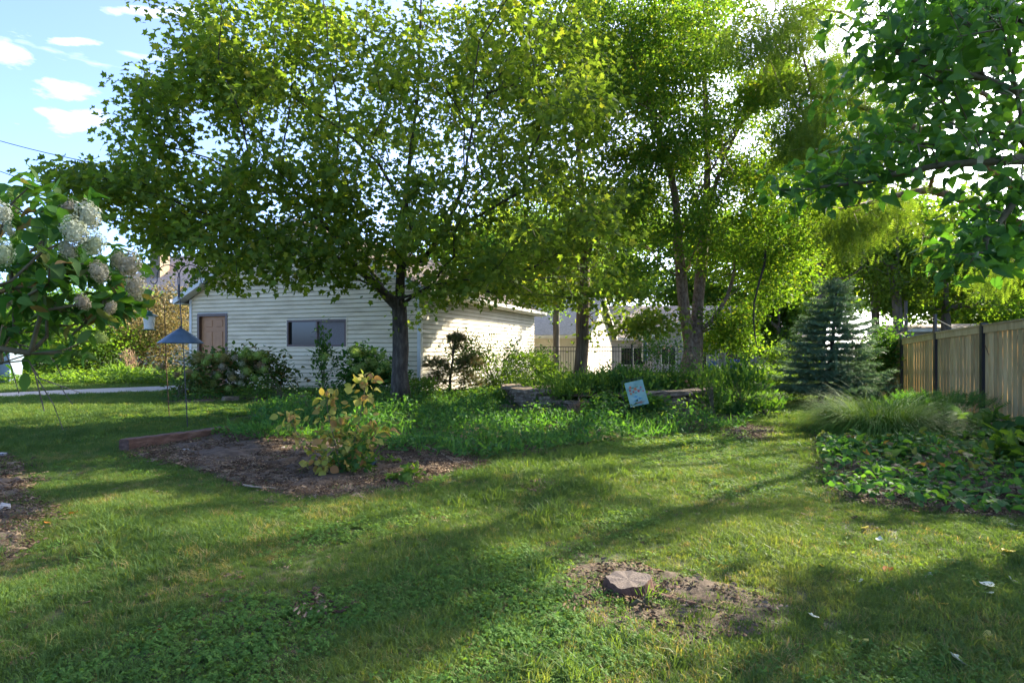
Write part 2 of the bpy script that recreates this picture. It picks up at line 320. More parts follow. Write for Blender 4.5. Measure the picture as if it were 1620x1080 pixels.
for a_, b_, rx_, ry_ in PATCH:
    c_ = P(a_, b_); l_ = P(a_ - rx_, b_); n_ = P(a_, b_ + ry_); f_ = P(a_, b_ - ry_); _pe.append((c_[0], .5 * (n_[1] + f_[1]), abs(c_[0] - l_[0]), .5 * abs(f_[1] - n_[1])))
for t_ in (1.5, 3.2, 5.0, 7.0, 9.0):                       # and gaps that let it reach the garage side wall, 1.5 m up
    _pe.append((-2.53 + .342 * t_ - 1.97, 15.65 + .94 * t_ - 1.53, .62, .55))
PE = np.array(_pe)
def lit(p, mg=.13):
    """does a leaf stand between the sun and one of the openings?"""
    p = np.asarray(p, float); t = (p[:, 2] - .15) / SD[2]; gx = p[:, 0] - SD[0] * t; gy = p[:, 1] - SD[1] * t; r = np.zeros(len(p), bool)
    k = .16 * np.sin(gx * 6 + gy * 3) + .16 * np.sin(gy * 8 - gx * 4.3) + .14 * np.sin(gx * 13 + 2)
    for cx_, cy_, rx_, ry_ in PE: r |= ((gx - cx_) / (rx_ + mg)) ** 2 + ((gy - cy_) / (ry_ + mg)) ** 2 < 1.05 + k * 1.5
    r &= np.sin(gx * 6.5 + 1.5 * np.sin(gy * 4)) * np.sin(gy * 11 + gx * 2.7) > -.42
    return r & (p[:, 2] > 1.3)
def tmesh(t, mat, nm):
    k = (id(t), mat.name, nm)
    if k not in TM:
        me = bpy.data.meshes.new(nm); fill(me, t[0], t[1]); me.materials.append(mat); me.update(); TM[k] = me
    return TM[k]
def leaves(name, pos, size, d, n, t, mat, parent, parts=0, pname='leaf', xs=1.0, kind=None, **kw):
    """a cloud of leaves; the `parts` that show largest become objects of their own"""
    pos = np.asarray(pos, float); N = len(pos); size = np.broadcast_to(np.asarray(size, float), (N,)); R = frames(d, n); R[:, 2] *= rng.uniform(-.5, 2.6, N)[:, None]; R[:, 0] *= rng.uniform(.72, 1.12, N)[:, None]
    dn = unit(np.asarray(d, float)); sz_ = size[:, None]; mg = .10 + .22 * size; keep = ~((lit(pos, mg) | lit(pos + dn * sz_ * .5, mg) | lit(pos + dn * sz_, mg)) & (rng.random(N) < .97))
    if parts:
        dist = np.linalg.norm(pos - np.array([0, 0, EYE]), axis=1) / size; dist = np.where(in_view(pos) & keep, dist, 1e9)
        idx = np.argsort(dist)[:parts]; idx = idx[dist[idx] < 1e8]; keep[idx] = False; me = tmesh(t, mat, pname); base = wl(parent)
        for i in idx:
            o = bpy.data.objects.new(pname, me); m = Matrix([[*(R[i].T[r] * [size[i] * xs, size[i], size[i]]), pos[i][r] - base[r]] for r in range(3)] + [[0, 0, 0, 1]])
            o.matrix_local = m; COL.objects.link(o); o.parent = parent
        kind = kind or 'stuff'
    pos, size, R = pos[keep], size[keep], R[keep]; N = len(pos)
    if N == 0: return None
    tv = t[0] * [xs, 1, 1]
    V_ = pos[:, None, :] + size[:, None, None] * np.einsum('vk,nkj->nvj', tv, R)
    F_ = (t[1][None] + (np.arange(N) * len(tv))[:, None, None]).reshape(-1, t[1].shape[1])
    rv = np.repeat(rng.random(N), len(tv))
    return mesh(name, V_.reshape(-1, 3), F_, mat, parent, attrs={'rnd': rv}, kind=kind, **kw)
def rdir(n, up=0.0, spread=1.0):
    v = rng.normal(size=(n, 3)) * spread; v[:, 2] += up; return unit(v)

# ------------------------------------------------------------------ tree growth
def grow(stems, att, w_=.45, seg=.45, min_z=1.5):
    """stems: polylines (first starts at the root); att: twig end points. Joins every point to the cheapest node."""
    nodes = [np.array(stems[0][0], float)]; par = [-1]; plen = [0.0]
    def addpath(i, pts):
        for p in pts:
            nodes.append(np.array(p, float)); par.append(i); plen.append(plen[i] + np.linalg.norm(nodes[-1] - nodes[i])); i = len(nodes) - 1
        return i
    def dens(a, b, bend):
        L_ = np.linalg.norm(b - a); k = max(1, int(L_ / seg)); out = []
        side = rng.normal(size=3) * L_ * .05 * bend
        for j in range(1, k + 1):
            t = j / k; out.append(a + (b - a) * t + (side + np.array([0, 0, L_ * .10 * bend])) * math.sin(math.pi * t))
        return out
    for si, st in enumerate(stems):
        st = [np.array(p, float) for p in st]
        if si == 0: i = 0; rest = st[1:]; cur = st[0]
        else:
            d = np.linalg.norm(np.array(nodes) - st[0], axis=1); i = int(np.argmin(d)); cur = nodes[i]; rest = st[1:]
        for p in rest: i = addpath(i, dens(cur, p, .25)); cur = p
    att = np.asarray(att, float); root_top = nodes[len(nodes) // 3]
    n0 = len(nodes)
    A = np.array(nodes); base_z = A[0, 2]
    d0 = np.min(np.linalg.norm(att[:, None] - A[None], axis=2), axis=1); order = np.argsort(d0)
    cap = len(nodes) + len(att) * 30; arr = np.zeros((cap, 3)); arr[:len(nodes)] = A; pl = np.zeros(cap); pl[:len(nodes)] = plen
    ok = np.zeros(cap, bool); ok[:len(nodes)] = A[:, 2] > base_z + min_z; tips = []
    for k in order:
        n = len(nodes); p = att[k]; d = np.linalg.norm(arr[:n] - p, axis=1) + w_ * pl[:n] + .25 * np.maximum(0, arr[:n, 2] - p[2]); d[~ok[:n]] = 1e9
        i = int(np.argmin(d)); i2 = addpath(i, dens(nodes[i], p, 1)); m = len(nodes)
        arr[n:m] = nodes[n:m]; pl[n:m] = plen[n:m]; ok[n:m] = True; tips.append(i2)
    return np.array(nodes), np.array(par), tips
def radii(nodes, par, R, tipr=.004):
    n = len(nodes); w_ = np.zeros(n); ch = np.zeros(n, int)
    for i in range(1, n): ch[par[i]] += 1
    for i in range(n - 1, -1, -1):
        if ch[i] == 0: w_[i] += 1
        w_[i] += .02
        if par[i] >= 0: w_[par[i]] += w_[i]
    k = math.log(R / tipr) / math.log(w_[0]); return tipr * w_ ** k, ch
def build_tree(name, label, cat, base, stems, att, R, bark, leaf, t, n_leaf, lsize, bark2=None, spread=(.25, .25, .14), mode='flat', parts=0, group=None, limb_r=.03,
               w_=.45, xs=1.0, tipr=.004, foliage='foliage', flare=.5, min_z=1.5, sides=10, leaf2=None, droop=.35):
    att = np.asarray(att); att = att[~(lit(att, .2) & (rng.random(len(att)) < .85))]
    root = thing(name, label, cat, base, group); nodes, par, tips = grow(stems, att, w_, min_z=min_z); r, ch = radii(nodes, par, R, tipr)
    h = nodes[:, 2] - nodes[0, 2]; r = r * (1 + flare * np.exp(-np.maximum(h, 0) / .22) * (r > R * .5))
    kids = [[] for _ in nodes]
    for i in range(1, len(nodes)): kids[par[i]].append(i)
    stack = [(0, -1)]; tv, tf, mats = [], [], []; first = True
    while stack:
        i, p = stack.pop(); pts = ([p] if p >= 0 else []) + [i]; j = i
        while kids[j]:
            ks = sorted(kids[j], key=lambda q: -r[q]); 
            for q in ks[1:]: stack.append((q, j))
            j = ks[0]; pts.append(j)
        rr = r[pts].copy()
        if p >= 0: rr[0] = min(r[p], rr[1] * 1.15)
        if first:
            ns = 16; P_ = nodes[pts]; V_, f = tube(P_, rr, ns)
            a = np.tile(np.arange(ns), len(pts)) * 2 * math.pi / ns; c = np.repeat(P_, ns, 0)
            V_ = c + (V_ - c) * (1 + .06 * np.sin(a * 3 + V_[:, 2] * 1.7) + .05 * np.sin(a * 5 - V_[:, 2] * 3.1))[:, None]
            mesh('trunk', V_, f, bark, root, smooth=True); first = False
        elif rr[min(1, len(rr) - 1)] > limb_r:
            V_, f = tube(nodes[pts], rr, 8); mesh('limb', V_, f, bark2 or bark, root, smooth=True)
        else:
            V_, f = tube(nodes[pts], rr, 3 if rr[-1] < .02 and len(pts) < 9 else 4, False); tv.append(V_); tf.append((f, len(V_)))
    if tv:
        off = 0; allf = []
        for f, n in tf: allf.append(np.array(f) + off); off += n
        mesh('twigs', np.vstack(tv), np.vstack(allf), bark2 or bark, root, kind='stuff', smooth=True)
    # leaves sit along the outer thin wood
    cand = np.where((r < max(.012, tipr * 2.4)) & (np.arange(len(nodes)) > 0))[0]
    ci = rng.choice(cand, n_leaf); tt = rng.random((n_leaf, 1)); p0 = nodes[ci] * tt + nodes[par[ci]] * (1 - tt)
    off = np.clip(rng.normal(size=(n_leaf, 3)), -1.7, 1.7) * spread; pos = p0 + off
    if mode == 'flat': d = unit(off) * [1, 1, .4] + rng.normal(size=(n_leaf, 3)) * .35 + [0, 0, -droop]; nn = rdir(n_leaf, .75, .62) + .45 * unit(pos - nodes[len(nodes) // 2] * 0 - np.array([base[0], base[1], base[2] + 5.]))
    elif mode == 'hang': d = rng.normal(size=(n_leaf, 3)) * .45 + [0, 0, -1]; nn = rdir(n_leaf, 0, 1)
    else: d = rdir(n_leaf, -.3); nn = rdir(n_leaf, .8)
    size = lsize * rng.uniform(.65, 1.2, n_leaf)
    if leaf2 is not None:
        q = rng.random(n_leaf) < leaf2[1]; leaves(foliage, pos[q], size[q], d[q], nn[q], t, leaf2[0], root, xs=xs, kind='stuff'); q = ~q
        leaves(foliage, pos[q], size[q], d[q], nn[q], t, leaf, root, parts, xs=xs, kind='stuff')
    else: leaves(foliage, pos, size, d, nn, t, leaf, root, parts, xs=xs, kind='stuff')
    return root
def blob(c, r, n, shell=.55, zmin=None, clump=None):
    """points in an ellipsoid, denser toward its skin, bunched into uneven boughs"""
    c = np.array(c, float); r = np.array(r, float); out = []
    k = clump or max(6, n // 9); cc = unit(rng.normal(size=(k, 3))) * (rng.uniform(shell ** 3, 1, (k, 1)) ** (1 / 3)); s_ = .20
    i = rng.integers(0, k, n); p = cc[i] + rng.normal(size=(n, 3)) * [s_, s_, s_ * .55]; l = np.linalg.norm(p, axis=1, keepdims=True); p = np.where(l > 1.05, p / l, p)
    p = c + p * r
    if zmin is not None: p = p[p[:, 2] > zmin + .25 * rng.random(len(p))]
    return p

# ------------------------------------------------------------------ ground
def build_ground():
    def axis(lo, hi, fine_lo, fine_hi, st):
        a = list(np.arange(fine_lo, fine_hi, st)); x = fine_hi; d = st
        while x < hi: a.append(x); d *= 1.35; x += d
        a.append(hi); x = fine_lo; d = st
        while x > lo: d *= 1.35; x -= d; a.insert(0, max(x, lo))
        return np.array(a)
    xs = axis(-600, 600, -16, 16, .16); ys = axis(-60, 900, .6, 30, .16)
    X, Y = np.meshgrid(xs, ys); Z = gz(X, Y); Vv = np.stack([X, Y, Z], 2).reshape(-1, 3); nx, ny = len(xs), len(ys)
    i = (np.arange(ny - 1)[:, None] * nx + np.arange(nx - 1)[None]).ravel(); Fc = np.stack([i, i + 1, i + 1 + nx, i + nx], 1)
    mesh('ground', Vv, Fc, M['ground'], smooth=True, kind='structure')
build_ground()
def smooth_poly(pts, n=72):
    p = np.array(pts, float); m = len(p); out = []
    for k in range(n):
        t = k / n * m; i = int(t); f = t - i; a, b, c, d = p[(i - 1) % m], p[i % m], p[(i + 1) % m], p[(i + 2) % m]
        out.append(.5 * ((2 * b) + (-a + c) * f + (2 * a - 5 * b + 4 * c - d) * f * f + (-a + 3 * b - 3 * c + d) * f ** 3))
    return np.array(out)
def inside(poly, x, y):
    r = np.zeros(len(x), bool); j = len(poly) - 1
    for i in range(len(poly)):
        xi, yi = poly[i][:2]; xj, yj = poly[j][:2]; c = ((yi > y) != (yj > y)) & (x < (xj - xi) * (y - yi) / (yj - yi + 1e-12) + xi); r ^= c; j = i
    return r
POLYS = {}
def bed(name, key, px, h=.03, mat=None, **kw):
    poly = smooth_poly([P(*q)[:2] for q in px]); POLYS[key] = poly; c = poly.mean(0); n = len(poly); Vv = []; Fc = []; rings = 14
    for k in range(rings + 1):
        s_ = k / rings
        q = c + (poly - c) * s_; jit = vnoise(q[:, 0], q[:, 1], 6, 3) * .02 + rng.normal(size=n) * .006 * (s_ < 1)
        z = gz(q[:, 0], q[:, 1]) + .008 + h * (1 - s_ ** 4) + jit * (1 - s_ ** 6) + .5 * h * vnoise(q[:, 0], q[:, 1], 14, 5) * (1 - s_ ** 4)
        z = np.maximum(z, gz(q[:, 0], q[:, 1]) + .006); Vv.append(np.c_[q, z])
    for k in range(rings):
        for j in range(n): Fc.append((k * n + j, k * n + (j + 1) % n, (k + 1) * n + (j + 1) % n, (k + 1) * n + j))
    mesh(name, np.vstack(Vv), np.array(Fc), mat or M['soil'], smooth=True, kind='structure', **kw)
bed('garden_bed', 'mulch', [(205, 722), (250, 698), (335, 684), (430, 690), (560, 700), (680, 715), (762, 735), (700, 752), (640, 775), (560, 788), (470, 787), (390, 770), (300, 742)], .04)
bed('bare_patch', 'stump', [(900, 905), (960, 890), (1060, 905), (1150, 925), (1235, 955), (1250, 985), (1180, 1010), (1060, 1022), (960, 1000), (905, 950)], .006)
bed('bare_patch', 'left', [(-160, 720), (-40, 715), (35, 740), (50, 790), (85, 815), (60, 850), (20, 890), (-80, 900), (-180, 840)], .02)
bed('garden_bed', 'centre', [(400, 655), (520, 640), (640, 632), (820, 628), (1000, 622), (1120, 632), (1190, 668), (1100, 690), (950, 705), (780, 728), (640, 722), (560, 705), (430, 690)], .03)
bed('garden_bed', 'right', [(1305, 770), (1300, 730), (1290, 680), (1330, 650), (1420, 634), (1520, 640), (1700, 660), (1900, 740), (1900, 850), (1700, 832), (1560, 818), (1430, 808), (1340, 795)], .05)
bed('garden_bed', 'garage', [(258, 632), (300, 625), (420, 621), (560, 622), (700, 618), (700, 640), (560, 648), (440, 646), (370, 632), (300, 640)], .03)
bed('bare_patch', 'small', [(1140, 688), (1180, 675), (1225, 680), (1215, 694), (1165, 698)], .01)
bed('bare_patch', 'spot', [(470, 955), (500, 945), (525, 960), (518, 985), (480, 982)], .006)
bed('bare_patch', 'spot2', [(830, 772), (862, 766), (880, 776), (850, 784)], .006)
# driveway strip
def ribbon(name, pts, mat, up=.012, **kw):
    Vv = []; 
    for (a, b) in pts:
        for k in range(5):
            t = k / 4; x = a[0] + (b[0] - a[0]) * t; y = a[1] + (b[1] - a[1]) * t; Vv.append((x, y, float(gz(x, y)) + up))
    n = len(pts); Fc = [(i * 5 + k, i * 5 + k + 1, i * 5 + 6 + k, i * 5 + 5 + k) for i in range(n - 1) for k in range(4)]
    mesh(name, Vv, Fc, mat, kind='structure', **kw)
DRV = [(P(x, yl)[:2], P(x, yu)[:2]) for x, yl, yu in [(-600, 664, 650), (-300, 645, 635), (0, 629, 622), (94, 625, 617.5), (180, 622, 614), (262, 619, 611), (300, 618, 609)]]
ribbon('driveway', DRV, M['concrete'])
POLYS['drive'] = np.array([a for a, b in DRV] + [b for a, b in DRV[::-1]])

# ------------------------------------------------------------------ scattered lawn (geometry nodes on real points)
PC = {}
def proto(coll, name, Vv, Fc, mat):
    me = bpy.data.meshes.new(name); fill(me, np.asarray(Vv, float), np.asarray(Fc)); me.materials.append(mat); me.update()
    o = bpy.data.objects.new(name, me)
    if coll not in PC: PC[coll] = bpy.data.collections.new(coll)
    PC[coll].objects.link(o)
def tuft(nb, rad, h, wd, lean=.5, r=None):
    r = r or rng; V_ = []; F_ = []
    for k in range(nb):
        a = r.uniform(0, 6.28); rr = rad * math.sqrt(r.random()); bx, by = rr * math.cos(a), rr * math.sin(a); hh = h * r.uniform(.45, 1.25); l = hh * lean * r.uniform(.1, 1.5)
        d = r.uniform(0, 6.28); dx, dy = math.cos(d), math.sin(d); q = d + 1.57 + r.normal() * .4; sx, sy = math.cos(q), math.sin(q); w_ = wd * r.uniform(.6, 1.3); b = len(V_)
        for t, ww in ((0, .8), (.5, 1.0)):
            x = bx + dx * l * t * t; y = by + dy * l * t * t; z = hh * t - .004
            V_ += [(x - sx * w_ * ww / 2, y - sy * w_ * ww / 2, z), (x + sx * w_ * ww / 2, y + sy * w_ * ww / 2, z)]
        V_.append((bx + dx * l, by + dy * l, hh * (.95 - .25 * min(1, l / hh)))); F_ += [(b, b + 1, b + 3), (b, b + 3, b + 2), (b + 2, b + 3, b + 4)]
    return V_, F_
def clover(n, rad, h, ls):
    V_ = []; F_ = []
    for k in range(n):
        a = rng.uniform(0, 6.28); rr = rad * math.sqrt(rng.random()); x, y, z = rr * math.cos(a), rr * math.sin(a), h * rng.uniform(.4, 1.1); a0 = rng.uniform(0, 6.28); tl = rng.normal(size=2) * .35
        for j in range(3):
            c, s_ = math.cos(a0 + j * 2.09), math.sin(a0 + j * 2.09); b = len(V_)
            for u, v in ((0, 0), (.5, .45), (1, .12), (1, -.12), (.5, -.45)):
                px_, py_ = ls * (u * c - v * s_), ls * (u * s_ + v * c); V_.append((x + px_, y + py_, z + px_ * tl[0] + py_ * tl[1] - ls * .2 * u))
            F_ += [(b, b + 2, b + 1), (b, b + 3, b + 2), (b, b + 4, b + 3)]
    return V_, F_
for k in range(4): proto('lawn_near', 'lawn_tuft', *tuft(30, .05, .050, .0034, .9), M['grass'])
for k in range(3): proto('lawn_far', 'lawn_tuft', *tuft(46, .13, .055, .0075, .7), M['grass'])
for k in range(2): proto('lawn_long', 'lawn_tuft', *tuft(24, .05, .12, .0055, .9), M['grass'])
for k in range(3): proto('clover_near', 'clover_tuft', *clover(22, .07, .038, .011), M['clover'])
for k in range(2): proto('clover_far', 'clover_tuft', *clover(30, .14, .06, .022), M['clover'])
for k in range(3):
    V_, F_ = [], []
    for j in range(9):
        a, x, y = rng.uniform(0, 3.14), *(rng.normal(size=2) * .035); l = rng.uniform(.006, .02); w_ = rng.uniform(.0012, .004); c, s_ = math.cos(a), math.sin(a); b = len(V_); z0, z1 = rng.uniform(.0, .012, 2)
        V_ += [(x - c * l + s_ * w_, y - s_ * l - c * w_, z0), (x + c * l + s_ * w_, y + s_ * l - c * w_, z1), (x + c * l - s_ * w_, y + s_ * l + c * w_, z1 + .004), (x - c * l - s_ * w_, y - s_ * l + c * w_, z0 + .004), (x, y, z0 + .012)]
        F_ += [(b, b + 1, b + 4), (b + 1, b + 2, b + 4), (b + 2, b + 3, b + 4), (b + 3, b, b + 4)]
    proto('chips', 'mulch_piece', V_, F_, M['chip'])
def gn_scatter(name, coll, x, y, scl, tint, label=None, cat=None, tilt=.15, dz=0.0):
    n = len(x); z = gz(x, y) + dz; me = bpy.data.meshes.new(name); me.vertices.add(n); me.vertices.foreach_set('co', np.c_[x, y, z].astype(np.float32).ravel())
    a = me.attributes.new('rot', 'FLOAT_VECTOR', 'POINT'); a.data.foreach_set('vector', np.c_[rng.normal(size=n) * tilt, rng.normal(size=n) * tilt, rng.uniform(0, 6.28, n)].astype(np.float32).ravel())
    a = me.attributes.new('scl', 'FLOAT', 'POINT'); a.data.foreach_set('value', np.asarray(scl, np.float32)); a = me.attributes.new('rnd', 'FLOAT', 'POINT'); a.data.foreach_set('value', np.clip(np.asarray(tint, np.float32), 0, 1))
    o = bpy.data.objects.new(name, me); put(o, kind='stuff', label=label, cat=cat); LOC[o.name] = np.zeros(3)
    g = bpy.data.node_groups.new(name, 'GeometryNodeTree'); g.interface.new_socket('Geometry', in_out='INPUT', socket_type='NodeSocketGeometry'); g.interface.new_socket('Geometry', in_out='OUTPUT', socket_type='NodeSocketGeometry')
    N = g.nodes; L = g.links; gi = N.new('NodeGroupInput'); go = N.new('NodeGroupOutput'); ip = N.new('GeometryNodeInstanceOnPoints'); ci = N.new('GeometryNodeCollectionInfo')
    ci.inputs[0].default_value = PC[coll]; ci.inputs['Separate Children'].default_value = True; ci.inputs['Reset Children'].default_value = True; ip.inputs['Pick Instance'].default_value = True
    def attr(nm, ty): q = N.new('GeometryNodeInputNamedAttribute'); q.data_type = ty; q.inputs[0].default_value = nm; return q
    e = N.new('FunctionNodeEulerToRotation'); L.new(attr('rot', 'FLOAT_VECTOR').outputs[0], e.inputs[0]); L.new(e.outputs[0], ip.inputs['Rotation']); L.new(attr('scl', 'FLOAT').outputs[0], ip.inputs['Scale'])
    L.new(gi.outputs[0], ip.inputs['Points']); L.new(ci.outputs[0], ip.inputs['Instance']); L.new(ip.outputs[0], go.inputs[0])
    md = o.modifiers.new('scatter', 'NODES'); md.node_group = g; return o
HARD = ['drive']
def mask(x, y, soft=.16):
    """chance that grass grows here: bare earth pushes it out, sparsely at the edges"""
    m = np.ones(len(x)); jx, jy = rng.normal(size=len(x)) * soft, rng.normal(size=len(x)) * soft
    for k, p in POLYS.items():
        j = (0 if k in HARD else 1); q = inside(p, x + jx * j, y + jy * j); m[q] *= {'mulch': .11, 'stump': .17, 'left': .14, 'right': .02, 'drive': 0, 'centre': .35, 'garage': .1}.get(k, .12)
    # the garage slab and the houses
    q = inside(np.array([(-10.6, 18.5), (-2.4, 15.5), (1.2, 25.3), (-7, 28.3)]), x, y); m[q] = 0
    return m
def field(Y0, Y1, dens, marg=.6):
    """random ground points, thinner with distance"""
    A = []; Y = Y0
    while Y < Y1:
        st = .5 if Y < 8 else 1.0; xw = .95 * (Y + st) + marg; n = int(dens(Y) * st * 2 * xw); A.append(np.c_[rng.uniform(-xw, xw, n), rng.uniform(Y, Y + st, n)]); Y += st
    A = np.vstack(A); return A[:, 0], A[:, 1]
def tintf(x, y):
    t = .38 + .17 * vnoise(x, y, 1.1, 1) + .10 * vnoise(x, y, 4.5, 2) + rng.normal(size=len(x)) * .13
    dry = vnoise(x, y, 1.7, 9) + .5 * vnoise(x, y, 6, 10) + (y < 5.2) * .35
    return np.where((rng.random(len(x)) < .07 + .25 * (dry > 1.05)), rng.uniform(.82, 1, len(x)), np.clip(t, 0, .8))
cl_f = lambda x, y: vnoise(x, y, .8, 21) + .55 * vnoise(x, y, 3, 22) + .40 * sst((x + .5) / 2.5)
x, y = field(1.7, 9, lambda Y: 1100 * min(1, (4.5 / Y) ** 1.1)); k = (rng.random(len(x)) < mask(x, y)) & (rng.random(len(x)) < np.where(cl_f(x, y) > .75, .45, 1)); x, y = x[k], y[k]
gn_scatter('lawn_grass', 'lawn_near', x, y, rng.uniform(.6, 1.15, len(x)) * (1 + .25 * vnoise(x, y, 2.2, 4)).clip(.55, 1.5), tintf(x, y), 'short patchy green lawn grass with dry straw coloured bits', 'lawn')
x, y = field(7.5, 36, lambda Y: 150 * (9 / max(Y, 9)) ** 1.35); k = (rng.random(len(x)) < mask(x, y)) & (rng.random(len(x)) < sst((y - 7.3) / 1.7)); x, y = x[k], y[k]
gn_scatter('lawn_grass', 'lawn_far', x, y, rng.uniform(.7, 1.1, len(x)) * (.9 + y / 60), tintf(x, y) * .9, 'lawn grass spreading away to the garage and back fence', 'lawn')
x, y = field(1.7, 12, lambda Y: 170 * min(1, 5 / Y)); f_ = vnoise(x, y, 1.0, 31) + .5 * vnoise(x, y, 4, 32); k = (rng.random(len(x)) < mask(x, y)) & (f_ > .8); x, y = x[k], y[k]
gn_scatter('long_grass', 'lawn_long', x, y, rng.uniform(.6, 1.1, len(x)), tintf(x, y) * .8, 'taller darker grass tufts in the lawn', 'grass', tilt=.3)
x, y = field(1.7, 9, lambda Y: 420 * min(1, (4.5 / Y) ** 1.2)); k = (rng.random(len(x)) < mask(x, y)) & (cl_f(x, y) + rng.normal(size=len(x)) * .25 > .7); x, y = x[k], y[k]
gn_scatter('clover_patch', 'clover_near', x, y, rng.uniform(.6, 1.15, len(x)), rng.random(len(x)) * .5 + .25 + .2 * vnoise(x, y, 2, 7), 'low clover leaves mixed into the lawn', 'clover', tilt=.12)
x, y = field(8, 24, lambda Y: 60 * (9 / max(Y, 9)) ** 1.3); k = (rng.random(len(x)) < mask(x, y)) & (cl_f(x, y) + rng.normal(size=len(x)) * .3 > .8); x, y = x[k], y[k]
gn_scatter('clover_patch', 'clover_far', x, y, rng.uniform(.6, 1.15, len(x)), rng.random(len(x)), 'clover patches in the sunny lawn by the spruce', 'clover', tilt=.12)
# chips, clods and dry clippings on the bare earth
cx, cyy, cs = [], [], []
for k, dn in (('mulch', 420), ('stump', 90), ('left', 250), ('right', 200), ('small', 300), ('spot', 220), ('spot2', 400), ('centre', 60)):
    p = POLYS[k]; lo, hi = p.min(0) - .1, p.max(0) + .1; n = int(dn * (hi - lo).prod()); xx, yy = rng.uniform(lo[0], hi[0], n), rng.uniform(lo[1], hi[1], n); q = inside(p, xx + rng.normal(size=n) * .06, yy + rng.normal(size=n) * .06); cx.append(xx[q]); cyy.append(yy[q])
cx, cyy = np.concatenate(cx), np.concatenate(cyy)
gn_scatter('mulch_chips', 'chips', cx, cyy, rng.uniform(.5, 1.3, len(cx)), rng.random(len(cx)), 'brown wood chips and dry clippings on bare soil', 'mulch', dz=.03)
x, y = field(1.7, 6, lambda Y: 25); gn_scatter('dry_clippings', 'chips', x, y, rng.uniform(.3, .7, len(x)), rng.uniform(.1, 1, len(x)), 'dry bits lying in the lawn', 'clippings', dz=.015)

# ------------------------------------------------------------------ garage
ANG = math.radians(20)
GO = (-10.47, 18.54, .2); GW, GD, GH, PITCH = 8.45, 10.25, 2.79, .5
gf = frame(GO, ANG)
def g_u(px): a = (px - HX) / F; return (a * GO[1] - GO[0]) / (math.cos(ANG) + a * math.sin(ANG))
def g_z(px, py): Yy = GO[1] - math.sin(ANG) * g_u(px); return EYE + (HY - py) / F * Yy - GO[2]
garage = thing('garage', 'cream vinyl sided detached garage with brown door and slider window behind the maple', 'garage', GO)
EXP = .127
dr = (g_u(313), g_u(360.5), -.1, g_z(336, 496)); wn = (g_u(455), g_u(548), g_z(500, 548), g_z(500, 505.5))
def board(a0, a1, b0, b1, z0, z1, fn, zc=None):
    """one lap board: a along the wall (b: ends at the top edge), stands proud at its foot"""
    m = MB(); lip = .016
    def q(a, d, z): return fn(a, d, z)
    v = [q(a0, -.002, z0), q(a1, -.002, z0), q(a1, -.019, z0 + .001), q(a0, -.019, z0 + .001), q(a1, -.019, z0 + lip), q(a0, -.019, z0 + lip), q(b1, -.005, z1), q(b0, -.005, z1)]
    m.add(v, [(0, 1, 2, 3), (3, 2, 4, 5), (5, 4, 6, 7), (0, 3, 5, 7), (1, 6, 4, 2)]); return m
def siding(fn, L_, z0, ztop, holes, mat, parent, gable=None):
    z = z0
    while z < ztop - .01:
        z1 = min(z + EXP, ztop); a0, a1, b0, b1 = 0, L_, 0, L_
        if gable and z1 > gable[0]:
            e = max(0, (z - gable[0])) / gable[1]; e1 = max(0, z1 - gable[0]) / gable[1]; a0, a1, b0, b1 = e, L_ - e, e1, L_ - e1
            if b1 - b0 < .05: break
        segs = [(a0, a1, b0, b1)]
        for h in holes:
            if z < h[3] and z1 > h[2]: segs = [x for s_ in segs for x in (((s_[0], h[0], s_[2], h[0]), (h[1], s_[1], h[1], s_[3])) if s_[0] < h[0] and s_[1] > h[1] else (s_,))]
        for s_ in segs:
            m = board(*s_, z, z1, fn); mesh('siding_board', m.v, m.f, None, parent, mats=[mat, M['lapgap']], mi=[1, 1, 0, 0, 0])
        z += EXP
hole_d = (dr[0] - .0, dr[1] + .0, dr[2], dr[3]); hole_w = (wn[0], wn[1], wn[2], wn[3])
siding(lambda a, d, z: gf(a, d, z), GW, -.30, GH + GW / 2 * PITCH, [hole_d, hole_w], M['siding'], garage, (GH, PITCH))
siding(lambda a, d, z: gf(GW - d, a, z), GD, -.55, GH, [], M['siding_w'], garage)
m = MB(); m.box(.02, dr[0], 0, .1, -.5, GH, gf); m.box(dr[1], wn[0], 0, .1, -.5, GH, gf); m.box(wn[1], GW - .02, 0, .1, -.5, GH, gf); m.box(wn[0], wn[1], 0, .1, -.5, wn[2], gf); m.box(wn[0], wn[1], 0, .1, wn[3], GH, gf); m.box(dr[0], dr[1], 0, .1, dr[3], GH, gf)
m.box(GW - .1, GW, .1, GD, -.6, GH, gf); m.box(0, .1, .1, GD, -.6, GH, gf); m.box(.1, GW - .1, GD - .1, GD, -.6, GH, gf)
m.add([gf(0, 0, GH), gf(GW, 0, GH), gf(GW / 2, 0, GH + GW / 2 * PITCH), gf(0, .1, GH), gf(GW, .1, GH), gf(GW / 2, .1, GH + GW / 2 * PITCH)], [(0, 1, 2), (5, 4, 3)]); m.ob('wall', M['siding_w'], garage)
for (a, b) in ((-.03, .07), (GW - .07, GW + .03)):
    m = MB(); m.box(a, b, -.032, .0, -.6, GH, gf); m.box(*((a, a + .03) if a < 0 else (b - .03 + .004, b + .004)), .0, .09, -.6, GH, gf); m.ob('corner_trim', M['trim'], garage)
